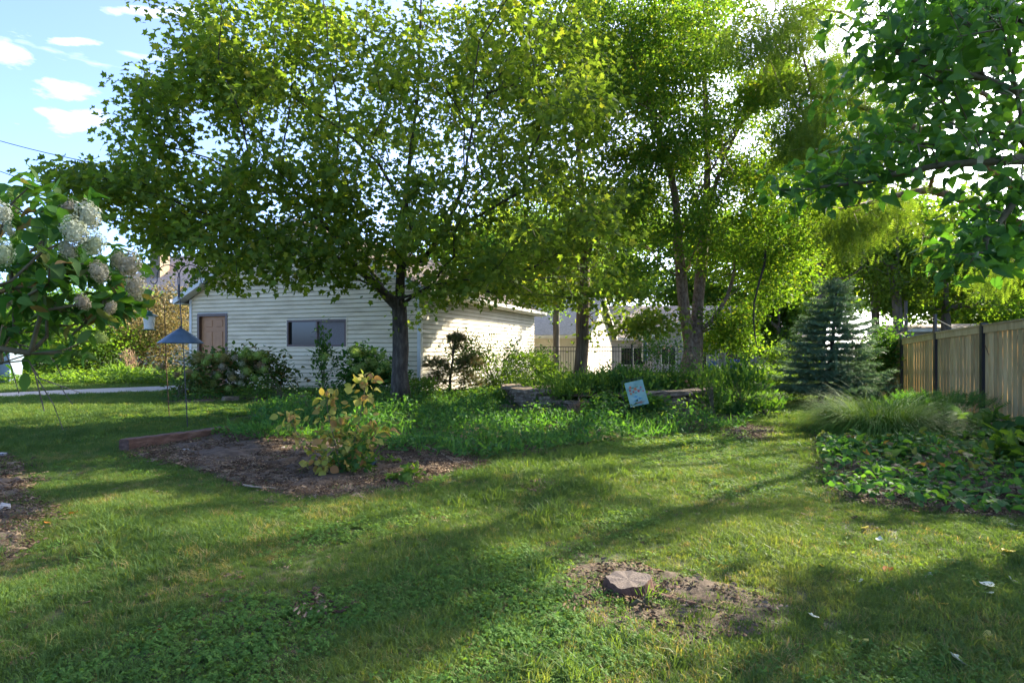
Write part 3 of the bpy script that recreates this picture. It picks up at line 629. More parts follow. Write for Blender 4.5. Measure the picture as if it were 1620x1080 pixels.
# roof: two slabs with overhang, fascia, soffit, gutter
def roof(fr_, W_, D_, H_, p, mat, parent, ov=.38, rk=.32, th=.05, trim=None, gut=True):
    trim = trim or M['trim']
    for s_ in (-1, 1):
        f = lambda u, v, z, s_=s_: fr_(u if s_ < 0 else W_ - u, v, z)
        e = -ov; ze = H_ + .16 - ov * p; zr = H_ + .16 + W_ / 2 * p
        m = MB(); v = [f(e, -rk, ze), f(W_ / 2, -rk, zr), f(W_ / 2, D_ + rk, zr), f(e, D_ + rk, ze)]; v2 = [(a, b, c + th) for a, b, c in v]; m.add(v + v2, [(0, 1, 2, 3), (4, 7, 6, 5), (0, 4, 5, 1), (2, 6, 7, 3), (3, 7, 4, 0)]); rf = m.ob('roof', mat, parent)
        m = MB(); m.box(e - .022, e - .002, -rk, D_ + rk, ze - .13, ze + .035, f); m.ob('fascia', trim, parent)
        m = MB(); m.box(e, -.0, -rk + .02, D_ + rk, ze - .128, ze - .115, f); m.ob('soffit', trim, parent)
        for yy in (-rk, D_ + rk):
            m = MB(); k = -.02 if yy < 0 else .02
            vv = [f(e, yy, ze - .14), f(W_ / 2, yy, zr - .14), f(W_ / 2, yy, zr + .03), f(e, yy, ze + .03)]; vv2 = [f(e, yy + k, ze - .14), f(W_ / 2, yy + k, zr - .14), f(W_ / 2, yy + k, zr + .03), f(e, yy + k, ze + .03)]
            m.add(vv + vv2, [(0, 1, 2, 3), (4, 7, 6, 5), (0, 4, 5, 1), (2, 6, 7, 3), (3, 7, 4, 0)]); m.ob('rake_board', trim, parent)
        m = MB(); vv = [f(e + .03, -rk + .02, ze - .12), f(W_ / 2, -rk + .02, zr - .12), f(W_ / 2, 0, zr - .12), f(e + .03, 0, ze - .12)]; m.add(vv + [(a, b, c + .01) for a, b, c in vv], [(0, 1, 2, 3), (7, 6, 5, 4)]); m.ob('soffit', trim, parent)
        if gut:
            pr = [(-.11, .04), (-.12, .0), (-.11, -.07), (-.02, -.09), (-.022, .03), (-.03, .03), (-.032, -.078), (-.10, -.06), (-.108, .0), (-.10, .04)]
            V_ = [f(e - .004 + a, yy, ze + b - .01) for yy in (-rk - .02, D_ + rk + .02) for a, b in pr]; n = len(pr)
            mesh('gutter', V_, [(i, (i + 1) % n, n + (i + 1) % n, n + i) for i in range(n)] + [tuple(range(n)), tuple(range(2 * n - 1, n - 1, -1))], trim, parent)
roof(gf, GW, GD, GH, PITCH, M['shingle'], garage)
# door: frame, slab with six panels, handle
dp = thing('door', None, None, gf(0, 0, 0)); dp.parent = garage; LOC[dp.name] = np.array(gf(0, 0, 0)); dp.location = (0, 0, 0)
u0, u1, zt = dr[0], dr[1], dr[3]; fwid = .085
m = MB(); m.box(u0 + fwid, u1 - fwid, .07, .11, -.08, zt - fwid, gf); slab = m.ob('door_slab', M['door'], dp)
m = MB(); m.box(u0, u0 + fwid, -.03, .12, -.1, zt, gf); m.box(u1 - fwid, u1, -.03, .12, -.1, zt, gf); m.box(u0 + fwid, u1 - fwid, -.03, .12, zt - fwid, zt, gf); m.ob('door_frame', M['brown_trim'], dp)
dw = u1 - u0 - 2 * fwid; x0 = u0 + fwid; dh = zt - fwid + .08
for cx_ in (.16, .56):
    for z0_, z1_ in ((.10, .34), (.40, .80), (.845, .955)):
        a, b = x0 + dw * cx_, x0 + dw * (cx_ + .28); c, d = -.08 + dh * z0_, -.08 + dh * z1_
        m = MB(); m.box(a, b, .062, .07, c, d, gf); o1 = m.v[:]; m = MB(); vo = [gf(a, .068, c), gf(b, .068, c), gf(b, .068, d), gf(a, .068, d)]; vi = [gf(a + .03, .056, c + .03), gf(b - .03, .056, c + .03), gf(b - .03, .056, d - .03), gf(a + .03, .056, d - .03)]; vg = [gf(a + .015, .078, c + .015), gf(b - .015, .078, c + .015), gf(b - .015, .078, d - .015), gf(a + .015, .078, d - .015)]
        m.add(vo + vg + vi, [(0, 1, 5, 4), (1, 2, 6, 5), (2, 3, 7, 6), (3, 0, 4, 7), (4, 5, 9, 8), (5, 6, 10, 9), (6, 7, 11, 10), (7, 4, 8, 11), (8, 9, 10, 11)]); m.ob('door_panel', M['door'], dp)
m = MB(); hc = gf(x0 + dw * .93, .05, .95); m.lathe([(.028, -.028), (.03, 0), (.02, .028)], hc, 10); m.ob('door_handle', M['black'], dp)
# window: brown frame, two sashes
wp = thing('window', None, None, gf(0, 0, 0)); wp.parent = garage; LOC[wp.name] = np.array(gf(0, 0, 0)); wp.location = (0, 0, 0)
a, b, c, d = wn; t_ = .055; mid = (a + b) / 2 + .02
m = MB(); m.box(a, a + t_, -.035, .08, c, d, gf); m.box(b - t_, b, -.035, .08, c, d, gf); m.box(a + t_, b - t_, -.035, .08, c, c + t_, gf); m.box(a + t_, b - t_, -.035, .08, d - t_, d, gf); m.box(mid - .03, mid + .03, -.02, .07, c + t_, d - t_, gf); m.ob('window_frame', M['brown_trim'], wp)
m = MB(); m.box(a + t_, mid - .03, .045, .052, c + t_, d - t_, gf); m.ob('pane', M['glass'], wp)
m = MB(); m.box(mid + .03, b - t_, .045, .052, c + t_, d - t_, gf); m.ob('pane', M['glass'], wp)
m = MB(); m.box(mid + .03, b - t_, .030, .034, c + t_, d - t_, gf); m.ob('insect_screen', M['screen'], wp)
m = MB(); m.box(a - .04, b + .04, -.028, -.012, c - .035, c, gf); m.box(a - .035, a, -.026, -.006, c, d + .03, gf); m.box(b, b + .035, -.026, -.006, c, d + .03, gf); m.box(a, b, -.026, -.006, d, d + .03, gf); m.ob('window_trim', M['siding'], wp)

# ------------------------------------------------------------------ wooden fence on the right
fa = math.radians(18); fdir = np.array([math.sin(fa), math.cos(fa)]); fnrm = np.array([-math.cos(fa), math.sin(fa)])    # towards the yard
FO = np.array([9.43, 11.35])
def fpt(t, off=0): p = FO + fdir * t + fnrm * off; return p[0], p[1]
def fz(t): x, y = fpt(t); return float(gz(x, y))
fence = thing('wooden_fence', 'tan shadowbox board fence with dark steel posts behind the garden bed', 'fence', (*FO, fz(0)))
def ftop(t): return 1.86 - .030 * t
PAN = 2.36
for k in range(-4, 5):
    t = k * PAN; x, y = fpt(t, .03); zz = fz(t)
    m = MB(); h = ftop(t) + .03; fr_ = lambda a, b, z, t=t: (*fpt(t + a, b), z)
    m.box(-.05, .05, -.03, .07, zz - .1, zz + .0 + h, fr_); po = m.ob('post', M['black'], fence)
    m = MB(); m.box(-.06, .06, -.04, .08, zz + h, zz + h + .025, fr_); m.ob('post_cap', M['black'], po)
    if k == 4: break
    n = 13; gap = (PAN - .10) / n
    for j in range(n):
        tt = t + .05 + gap * (j + .5); zb = fz(tt); hh = ftop(tt) - .12; wv_ = .5 * gap - .017 + rng.normal() * .0025; y0_ = rng.normal() * .003
        fr2 = lambda a, b, z, tt=tt: (*fpt(tt + a, b), z)
        m = MB(); m.box(-wv_, wv_, .0 + y0_, .018 + y0_, zb + .03 + rng.normal() * .006, zb + hh + rng.normal() * .003, fr2); m.ob('board', M['fence_wood'], fence)
    for j in range(n - 1):                                   # boards on the far face cover the gaps
        tt = t + .05 + gap * (j + 1); zb = fz(tt); hh = ftop(tt) - .12; fr2 = lambda a, b, z, tt=tt: (*fpt(tt + a, b), z)
        m = MB(); m.box(-.05, .05, -.062, -.045, zb + .04, zb + hh, fr2); m.ob('board', M['fence_wood'], fence)
    def sl(a, b, z, t=t): tt = t + a; return (*fpt(tt, b), fz(tt) + ftop(tt) + z)
    m = MB(); m.box(.05, PAN - .05, -.0, .045, -.15, -.01, sl); m.ob('rail', M['fence_wood'], fence)
    m = MB(); m.box(.05, PAN - .05, -.07, .065, -.01, .02, sl); m.ob('cap_rail', M['fence_wood'], fence)
    for z_ in (-.35, -.95, -1.6):
        m = MB(); m.box(.05, PAN - .05, -.043, -.004, z_, z_ + .09, sl); m.ob('rail', M['fence_wood'], fence)
# tall thin posts with wires beyond the fence
for i, (px_, py_, Yy, lb) in enumerate([(1433, 477, 16.6, 'taller black pole rising above the wooden fence beside the shrubs'), (1479, 498, 14.4, 'shorter black pole rising just above a wooden fence post')]):
    x_, y_, z_ = W(px_, py_, Yy); m = MB(); zg = float(gz(x_, y_)); m.box(x_ - .032, x_ + .032, y_ - .032, y_ + .032, zg, z_); m.box(x_ - .037, x_ + .037, y_ - .037, y_ + .037, z_, z_ + .02)
    m.ob('metal_pole', M['black'], label=lb, cat='pole', group='black poles by the wooden fence')
def cable(name, pts, r, mat, label, cat, sag=.3, group=None):
    a, b = np.array(pts[0]), np.array(pts[1]); q = [a + (b - a) * t - np.array([0, 0, sag * 4 * t * (1 - t)]) for t in np.linspace(0, 1, 24)]; m = MB(); m.tube(q, r, 5); return m.ob(name, mat, label=label, cat=cat, group=group)
cable('white_wire', [W(1479, 500, 14.4), W(1380, 540, 22)], .012, M['trim'], 'thin white cord running from the shorter pole to the low roof', 'wire', .1)
cable('white_wire', [W(1479, 503, 14.4), W(1640, 535, 15)], .01, M['trim'], 'thin white cord sagging right from the shorter pole', 'wire', .25)
cable('utility_cable', [W(-60, 205, 30), W(420, 290, 26)], .022, M['black'], 'upper of the dark overhead cables crossing the blue sky', 'cable', .5, 'overhead utility cables')
cable('utility_cable', [W(-60, 248, 30), W(420, 385, 26)], .022, M['black'], 'middle overhead cable sloping behind the maple leaves', 'cable', .4, 'overhead utility cables')
cable('utility_cable', [W(-60, 282, 33), W(420, 360, 30)], .010, M['black'], 'lowest and thinnest overhead cable above the hydrangea', 'cable', .3, 'overhead utility cables')
cable('utility_cable', [W(1240, 447, 34), W(1680, 433, 30)], .03, M['black'], 'black overhead cable behind the hanging foliage on the right', 'cable', .3, 'overhead utility cables')

# ------------------------------------------------------------------ black iron picket fence at the back
IO = np.array([.9, 25.4]); ia = math.radians(20); idr = np.array([math.cos(ia), -math.sin(ia)])
def ipt(t, off=0): p = IO + idr * t + np.array([idr[1], -idr[0]]) * off; return p[0], p[1]
iron = thing('iron_fence', 'black iron picket fence across the back of the yard', 'fence', (*IO, float(gz(*IO))))
IL = 13.4; ZT = 1.48
m = MB(); m.box(-.008, .008, -.008, .008, -.02, 1.47); pk = bpy.data.meshes.new('picket'); pk.from_pydata(m.v, [], m.f); pk.materials.append(M['black'])
for k in range(int(IL / .115)):
    t = k * .115 + .05; x_, y_ = ipt(t); o = bpy.data.objects.new('picket', pk); o.location = (x_ - IO[0], y_ - IO[1], ZT - 1.47 - LOC[iron.name][2] - .0); o.rotation_euler = (0, 0, -ia); COL.objects.link(o); o.parent = iron
for k in range(7):
    t = k * 2.2; x_, y_ = ipt(t); fr2 = lambda a, b, z, t=t: (*ipt(t + a, b), z); m = MB(); m.box(-.035, .035, -.035, .035, -.3, ZT + .06, fr2); po = m.ob('post', M['black'], iron); m = MB(); m.box(-.045, .045, -.045, .045, ZT + .06, ZT + .10, fr2); m.ob('post_cap', M['black'], po)
for z_ in (ZT - .03, ZT - .22, .12):
    m = MB(); m.box(0, IL, -.018, .018, z_, z_ + .032, lambda a, b, z: (*ipt(a, b), z)); m.ob('rail', M['black'], iron)

# ------------------------------------------------------------------ neighbouring houses
def house(label, o, ang, W_, D_, H_, p, wallm, roofm, wins=(), boards=True, ov=.4, zb=-.6, cat='house', name='house', gable_front=False, chimney=None, bmax=60):
    root = thing(name, label, cat, o); fr_ = frame(o, math.radians(ang))
    m = MB(); m.box(0, W_, 0, D_, zb, H_, fr_)
    if gable_front: m.add([fr_(0, 0, H_), fr_(W_, 0, H_), fr_(W_ / 2, 0, H_ + W_ / 2 * p), fr_(0, D_, H_), fr_(W_, D_, H_), fr_(W_ / 2, D_, H_ + W_ / 2 * p)], [(0, 1, 2), (5, 4, 3), (0, 2, 5, 3), (1, 4, 5, 2)])
    else: m.add([fr_(0, 0, H_), fr_(0, D_, H_), fr_(0, D_ / 2, H_ + D_ / 2 * p), fr_(W_, 0, H_), fr_(W_, D_, H_), fr_(W_, D_ / 2, H_ + D_ / 2 * p)], [(0, 1, 2), (5, 4, 3), (0, 2, 5, 3), (1, 4, 5, 2)])
    m.ob('wall', wallm, root)
    if boards:
        m = MB(); z = 0
        while z < H_ - .05:
            m.add([fr_(.0, -.004, z + .16), fr_(W_, -.004, z + .16), fr_(W_, -.02, z), fr_(0, -.02, z)], [(0, 1, 2, 3)]); m.add([fr_(0, -.02, z), fr_(W_, -.02, z), fr_(W_, -.004, z - .0), fr_(0, -.004, z - .0)], [(0, 1, 2, 3)])
            z += .16
        z = 0
        while z < H_ + D_ / 2 * p - .1 and not gable_front:
            e = max(0, z - H_) / p + .0; m.add([fr_(W_ + .004, e, z + .16), fr_(W_ + .004, D_ - e, z + .16), fr_(W_ + .02, D_ - e, z), fr_(W_ + .02, e, z)], [(0, 1, 2, 3)]); z += .16
        m.ob('siding', wallm, root, kind='stuff')
    if gable_front: roof(fr_, W_, D_, H_, p, roofm, root, ov, .3, gut=False)
    else: roof(lambda u, v, z: fr_(v, u, z), D_, W_, H_, p, roofm, root, ov, .3, gut=False)
    for (a, b, c, d) in wins:
        m = MB(); m.box(a, b, -.05, -.02, c, d, fr_); wi = m.ob('window', M['trim'], root); m = MB(); mid_ = (a + b) / 2
        for q0, q1 in ((a + .06, mid_ - .03), (mid_ + .03, b - .06)): m.box(q0, q1, -.06, -.052, c + .06, d - .06, fr_)
        m.ob('pane', M['glass'], wi)
    if chimney: m = MB(); a, b, c, d = chimney; m.box(a, a + .9, b, b + .9, c, d, fr_); m.ob('chimney', M['stone'], root)
    return root
house('small grey house with slate blue roof and white sunlit gable end beyond the iron fence', (-3.4, 31.2, -.5), 20, 7.6, 7.0, 2.6, .55, M['siding_w'], M['shingle_blue'])
house('long low grey house with tan roof and white windows beyond the iron fence', (6.6, 40, -.5), 3, 14.5, 9, 2.65, .52, M['grey_siding'], M['shingle_tan'], [(1.0, 2.8, .7, 2.0), (3.6, 5.2, .2, 2.1), (8.2, 10.0, .9, 2.0), (11.5, 13.2, .9, 2.0)])
house('grey front facing gable wing with dark roof joined to the tan roofed house', (9.2, 37.5, -.5), 3, 4.4, 2.4, 2.6, .5, M['grey_siding'], M['shingle'], [(.6, 1.6, .8, 2.0), (2.4, 3.6, .2, 2.1)], gable_front=True)
house('low flat brown roofed building beyond the wooden fence', (21.5, 31, -.3), 18, 9, 6, 2.6, .10, M['grey_siding'], M['shingle_tan'], boards=False)
house('two storey cream house with brown roof behind the left hedge', (-29, 42, 0), 12, 8.5, 8, 5.6, .75, M['siding_w'], M['shingle_tan'], [(1, 2.4, 3.6, 5), (5, 6.4, 3.6, 5), (1, 2.4, .8, 2.2)], chimney=(1.5, 1.2, 5.5, 8.9))
# closed patio umbrella and bins beyond the fence
ux, uy, uz = G(1020, 30); m = MB(); m.lathe([(.02, 0), (.02, 2.5)], (ux, uy, -.2), 8); um = thing('patio_umbrella', 'closed dark blue patio umbrella standing by the grey house', 'umbrella', (ux, uy, -.2)); m.ob('pole', M['black'], um)
m = MB(); m.lathe([(.13, .9), (.17, 1.2), (.12, 1.8), (.06, 2.3), (.015, 2.5)], (ux, uy, -.2), 9); m.ob('canopy', M['blue_metal'], um)
def bin_(loc, label, mat, s_=1.0):
    b = thing('wheeled_bin', label, 'bin', loc); m = MB(); x_, y_, z_ = loc; w_, h = .27 * s_, .95 * s_
    m.add([(x_ + sx * w_ * k, y_ + sy * w_ * k, z_ + zz) for zz, k in ((.05, .8), (h, 1)) for sx, sy in ((-1, -1), (1, -1), (1, 1), (-1, 1))], [(0, 3, 2, 1), (4, 5, 6, 7), (0, 1, 5, 4), (1, 2, 6, 5), (2, 3, 7, 6), (3, 0, 4, 7)]); m.ob('body', mat, b)
    m = MB(); m.box(x_ - w_ * 1.08, x_ + w_ * 1.08, y_ - w_ * 1.12, y_ + w_ * 1.05, z_ + h, z_ + h + .05); m.box(x_ - w_ * .9, x_ + w_ * .9, y_ - w_, y_ + w_ * .9, z_ + h + .05, z_ + h + .08); m.ob('lid', mat, b)
    for sx in (-1, 1): m = MB(); m.tube([(x_ + sx * w_ * .7, y_ + w_, z_ + .1), (x_ + sx * w_ * .95, y_ + w_, z_ + .1)], .1, 12); m.ob('wheel', M['black'], b)
M['bin_grey'] = flat_mat('grey_blue_plastic', (.20, .26, .31), .5); M['blue'] = flat_mat('blue_plastic', (.03, .08, .32), .5)
bin_(G(14, 19.5), 'grey blue wheeled bin at the left edge beyond the driveway', M['bin_grey'], 1.05); bin_(G(-16, 19.2), 'pale grey bin beside the grey blue bin at the left edge', M['trim'], .9)
bin_(G(1127, 36), 'blue bin on the sunny lawn by the tan roofed house', M['blue'], .7); bin_(G(1163, 36), 'second blue bin on the sunny lawn right of the birch', M['blue'], .8)
# ------------------------------------------------------------------ trees
def att(lst):
    """twig ends inside real volumes, given by where their outline shows: px, py, half width, half height, depth range, count"""
    out = []
    for px_, py_, rx, ry, y0, y1, n in lst:
        a = unit(rng.normal(size=(n, 2))) * np.sqrt(rng.random((n, 1)))
        for (u, v) in a: out.append(W(px_ + u * rx, py_ + v * ry, rng.uniform(y0, y1)))
    return np.array(out)
# sugar maple by the garage
mb = (-2.42, 12.35, float(gz(-2.42, 12.35)) - .03)
fk = W(632, 484, 12.35)
mstems = [[mb, (-2.44, 12.35, .9), W(633, 520, 12.35), fk, W(634, 420, 12.4), W(640, 330, 12.5), W(650, 240, 12.6), W(660, 160, 12.8), W(664, 60, 12.9), W(668, -120, 13)],
          [fk, W(612, 468, 12.2), W(585, 440, 12.0), W(560, 420, 11.8), W(530, 408, 11.5), W(490, 400, 11.2), W(440, 380, 10.6), W(370, 350, 10.0), W(300, 330, 9.6)],
          [W(622, 474, 12.3), W(600, 445, 12.5), W(560, 400, 12.9), W(500, 330, 13.2), W(440, 290, 13.3)],
          [W(634, 440, 12.4), W(668, 412, 12.2), W(700, 370, 12.0), W(735, 290, 11.9), W(736, 190, 11.9), W(690, 120, 11.7), W(630, 60, 11.6)],
          [W(735, 290, 11.9), W(748, 200, 11.9), W(790, 120, 12.0), W(830, 40, 12.2)],
          [W(634, 455, 12.4), W(665, 440, 12.6), W(720, 420, 12.8), W(790, 408, 12.6), W(850, 390, 12.0), W(930, 350, 11.6)],
          [W(640, 330, 12.5), W(600, 260, 12.6), W(560, 220, 12.6), W(500, 180, 12.5), W(440, 140, 12.4), W(380, 80, 12)],
          [W(700, 370, 12.0), W(760, 340, 11.4), W(830, 300, 10.8), W(900, 260, 10.4)],
          [W(560, 420, 11.8), W(540, 380, 11.3), W(470, 320, 10.6), W(400, 290, 10.2), W(330, 250, 9.8), W(260, 230, 9.4)]]
ma = att([(150, 285, 80, 28, 8.6, 10, 26), (260, 320, 130, 60, 9.7, 12.8, 70), (250, 190, 70, 70, 9, 12, 34), (310, 120, 90, 60, 9, 12.5, 34), (420, 60, 130, 90, 9, 15, 60),
          (420, 330, 170, 85, 8.6, 13, 80), (560, 180, 200, 150, 8.2, 11, 60), (600, 150, 220, 170, 11, 16, 70), (560, 330, 150, 90, 8.6, 11, 28), (820, 120, 170, 140, 8.4, 16, 90), (800, 320, 170, 100, 8.6, 15, 90),
          (700, 440, 110, 42, 9.6, 14, 36), (920, 290, 85, 150, 9, 15, 60), (900, 440, 100, 45, 10, 14, 30), (430, 410, 110, 40, 8.8, 12, 34), (260, 385, 90, 30, 9.8, 12, 18), (340, 436, 35, 20, 9.9, 11, 6), (600, 385, 70, 30, 10.6, 12.2, 14), (760, 455, 90, 24, 9.8, 13, 24), (520, 440, 30, 18, 10, 11, 6)])
ma = np.vstack([ma, blob((-2.4, 12.3, 8.2), (5.0, 5.0, 2.8), 170)])
build_tree('maple_tree', 'broad spreading maple with thick dark forked trunk in front of the garage', 'tree', mb, mstems, ma, .165, M['bark'], M['maple'], T_MAPLE, 52000, .118,
           M['bark_fork'], (.22, .22, .15), parts=300, limb_r=.028, tipr=.0045, w_=.35)
# clump birch, middle right
bx = G(1094, 17.0); bx = (bx[0], bx[1], bx[2] - .05)
bst = [[bx, W(1093, 575, 17), W(1090, 540, 17), W(1084, 500, 16.9), W(1078, 440, 16.8), W(1072, 380, 16.7), W(1062, 280, 16.5), W(1035, 190, 16.3), W(1000, 90, 16.2), W(975, -60, 16), W(960, -200, 16)],
       [W(1093, 572, 17), W(1101, 530, 17.1), W(1105, 470, 17.2), W(1110, 420, 17.3), W(1118, 330, 17.5), W(1120, 230, 17.6), W(1115, 120, 17.8), W(1120, -40, 18), W(1120, -220, 18)],
       [W(1118, 330, 17.5), W(1150, 240, 17.4), W(1190, 160, 17.3), W(1230, 60, 17.2)], [W(1072, 380, 16.7), W(1110, 300, 16.4), W(1160, 210, 16.0), W(1250, 130, 15.8)]]
ba = att([(1010, 130, 120, 150, 14, 20, 110), (1120, 110, 120, 130, 14, 20, 100), (1200, 200, 100, 120, 14.5, 20, 80), (1060, 300, 140, 90, 14, 19.5, 80), (1200, 320, 110, 80, 14.5, 19, 70), (1170, 400, 90, 50, 16.5, 19, 36), (1240, 420, 60, 50, 15, 19, 30), (1165, 490, 50, 40, 16.5, 18.5, 22), (1140, 540, 60, 22, 17.4, 19, 16), (1085, 385, 60, 36, 15, 16.4, 18), (990, 420, 50, 40, 14, 17, 16)])
ba = np.vstack([ba, blob((5.2, 17, 12), (4.2, 4.2, 3.6), 120)])
build_tree('birch_tree', 'two stemmed birch with peeling tan bark behind the stone ring', 'tree', bx, bst, ba, .32, M['bark_birch'], M['birch'], T_SMALL, 128000, .105, spread=(.26, .26, .2), mode='any', parts=0, limb_r=.03, w_=.3, tipr=.004)
# brown trunked tree left of the birch
tb = G(918, 17.6); tst = [[tb, W(918, 590, 17.6), W(921, 540, 17.6), W(923, 490, 17.6), W(925, 420, 17.6), W(922, 330, 17.8), W(915, 230, 18), W(910, 100, 18), W(905, -80, 18)],
    [W(923, 500, 17.6), W(940, 510, 17.3), W(960, 512, 17.0), W(990, 521, 16.6), W(1020, 520, 16.2), W(1060, 508, 15.9)]]
ta = att([(900, 330, 140, 90, 15, 20, 60), (860, 430, 110, 45, 15.5, 20, 50), (960, 470, 70, 30, 15.4, 18, 28), (965, 496, 60, 16, 15, 17.4, 18), (1010, 510, 60, 14, 15.2, 16.6, 16), (900, 150, 150, 120, 15, 21, 50)])
ta = np.vstack([ta, blob((1.9, 18.5, 9), (4, 4, 3.6), 120)])
build_tree('shade_tree', 'tree with straight furrowed brown trunk between garage and birch', 'tree', tb, tst, ta, .20, M['bark_brown'], M['maple'], T_MAPLE, 28000, .13, M['bark_brown'], (.28, .28, .2), parts=0, limb_r=.04, tipr=.005)
# slim trunk just behind the iron fence
sb = G(879, 27.0); build_tree('young_tree', 'slim pale trunked tree just beyond the iron fence left of the brown trunk', 'tree', sb, [[sb, W(880, 520, 27), W(881, 480, 27), W(884, 400, 27), W(885, 300, 27)]], np.vstack([att([(880, 420, 90, 60, 25, 30, 60), (870, 330, 120, 70, 25, 30, 60)])]), .15, M['bark_far'], M['green_b'], T_SMALL, 9000, .16, spread=(.4, .4, .3), mode='any', tipr=.006)
# weeping feathery conifer reaching in from the right, trunk beyond the fence
cb = (15.2, 15.5, -.1)
cst = [[cb, (15.2, 15.5, 3), (15.0, 15.4, 6), (14.8, 15.3, 10), (14.7, 15.2, 15)],
       [(15.1, 15.4, 4.6), W(1590, 285, 15.2), W(1529, 240, 15.2), W(1440, 200, 15), W(1347, 164, 14.6), W(1250, 150, 14.2)],
       [(15.1, 15.4, 5.6), W(1560, 150, 14.8), W(1450, 110, 14.4), W(1330, 20, 14), W(1210, 20, 13.6)],
       [(15.1, 15.4, 3.8), W(1560, 330, 15), W(1470, 300, 14.8), W(1380, 320, 14.6), W(1330, 330, 14.4)],
       [(15.0, 15.4, 8), (12, 14.4, 9), (9, 13.4, 9.8), (6.5, 12.8, 10.2)], [(14.8, 15.3, 10), (12, 12, 12), (9.5, 10.5, 13)]]
ca = att([(1210, 60, 80, 60, 13, 15.5, 26), (1290, 120, 90, 90, 13, 16, 62), (1270, 60, 60, 50, 13, 16, 20), (1250, 200, 60, 40, 13, 15.5, 26), (1290, 250, 70, 60, 13, 15.5, 36), (1370, 190, 60, 60, 13, 15.5, 30), (1400, 110, 130, 100, 13, 17, 44), (1400, 260, 110, 60, 13.5, 16.5, 46), (1340, 320, 70, 36, 13.5, 16, 30), (1430, 340, 90, 50, 13.5, 16.5, 44), (1540, 300, 80, 70, 13.5, 17, 36), (1480, 180, 90, 80, 13, 17, 30), (1580, 410, 50, 50, 14, 16, 20), (1340, 380, 40, 26, 13.8, 15.2, 12), (1470, 400, 30, 22, 14, 15.4, 10)])
ca = np.vstack([ca, blob((11.5, 13.5, 10.5), (6.5, 5, 4.2), 120), blob((16, 16, 8), (4, 4, 4), 50), blob((10.5, 11.5, 8.0), (3.4, 3, 2.2), 90)])
build_tree('weeping_conifer', 'feathery drooping yellow green conifer overhanging the wooden fence from beyond', 'tree', cb, cst, ca, .28, M['bark_far'], M['cypress'], T_FROND, 42000, .30, M['bark_birch'], (.26, .26, .30), mode='hang', limb_r=.045, tipr=.005, w_=.35, xs=.9)
# redbud with big heart leaves, close on the right
rb = (5.35, 3.9, 0)
rst = [[rb, (5.3, 3.95, 1.0), (5.1, 4.0, 1.9), (4.9, 4.05, 2.5), (4.7, 4.1, 3.3), (4.6, 4.1, 4.4)],
       [(5.1, 4.0, 1.95), W(1640, 250, 4.0), W(1560, 256, 3.9), W(1484, 262, 3.85), W(1420, 275, 3.95), W(1369, 288, 4.1), W(1300, 296, 4.3), W(1230, 300, 4.5)],
       [(4.9, 4.05, 2.5), W(1620, 150, 4.0), W(1560, 125, 4.0), W(1480, 110, 3.9), W(1420, 85, 3.9), W(1370, 60, 3.9)],
       [(5.1, 4.0, 2.0), W(1620, 300, 3.8), W(1590, 340, 3.7), W(1560, 380, 3.6)],
       [(4.9, 4.05, 2.6), W(1600, 20, 4.2), W(1520, -40, 4.1)]]
ra = att([(1440, 40, 100, 50, 3.5, 5.2, 28), (1540, 60, 100, 80, 3.3, 5.4, 40), (1590, 180, 70, 60, 3.3, 5, 22), (1430, 130, 100, 35, 3.5, 4.9, 22), (1390, 235, 60, 35, 3.6, 4.8, 14), (1500, 220, 80, 40, 3.5, 4.8, 20),
          (1250, 296, 70, 26, 4.1, 4.8, 12), (1340, 285, 50, 22, 3.9, 4.5, 10), (1570, 370, 60, 44, 3.4, 4.2, 24), (1530, 395, 36, 26, 3.4, 3.9, 9), (1600, 300, 40, 50, 3.4, 4.4, 14), (1480, 30, 120, 60, 3.4, 5, 26)])
ra = np.vstack([ra, blob((5.4, 4.6, 4.2), (2.5, 2.4, 1.3), 80), blob((6.6, 7.0, 4.6), (1.9, 1.7, 1.0), 60)]); 
build_tree('redbud_tree', 'near tree with large dark heart shaped leaves hanging in at the upper right', 'tree', rb, rst, ra, .12, M['bark_fork'], M['redbud'], T_HEART, 3700, .09, M['stem'], (.13, .13, .09), parts=300, limb_r=.012, tipr=.003, min_z=1.6, droop=.45)

def far_tree(px_, Y, h, rc, label, leaf=None, n=5000, ls=.26, z0=.25, trunk=.22, bark=None, name='background_tree', tips=70, dens=None, cat='tree', zmin=None, dx=0):
    b = G(px_, Y); b = (b[0], b[1], b[2] - .1); H = h; c = (b[0] + dx, b[1], b[2] + H * (z0 + 1) / 2); r = (rc, rc, H * (1 - z0) / 2)
    a = blob(c, r, tips, zmin=zmin)
    st = [[b, (b[0], b[1], b[2] + H * .3), (b[0] + dx * .5, b[1], b[2] + H * .55), (b[0] + dx, b[1], b[2] + H * .8)]]
    return build_tree(name, label, cat, b, st, a, trunk, bark or M['bark_far'], leaf or M['green_b'], T_SMALL, n, ls, spread=(.10 * rc + .12, .10 * rc + .12, .07 * rc + .08), mode='any', tipr=.012, limb_r=.07, sides=6, w_=.3, min_z=H * z0 * .5, group='trees and tall shrubs in the background')
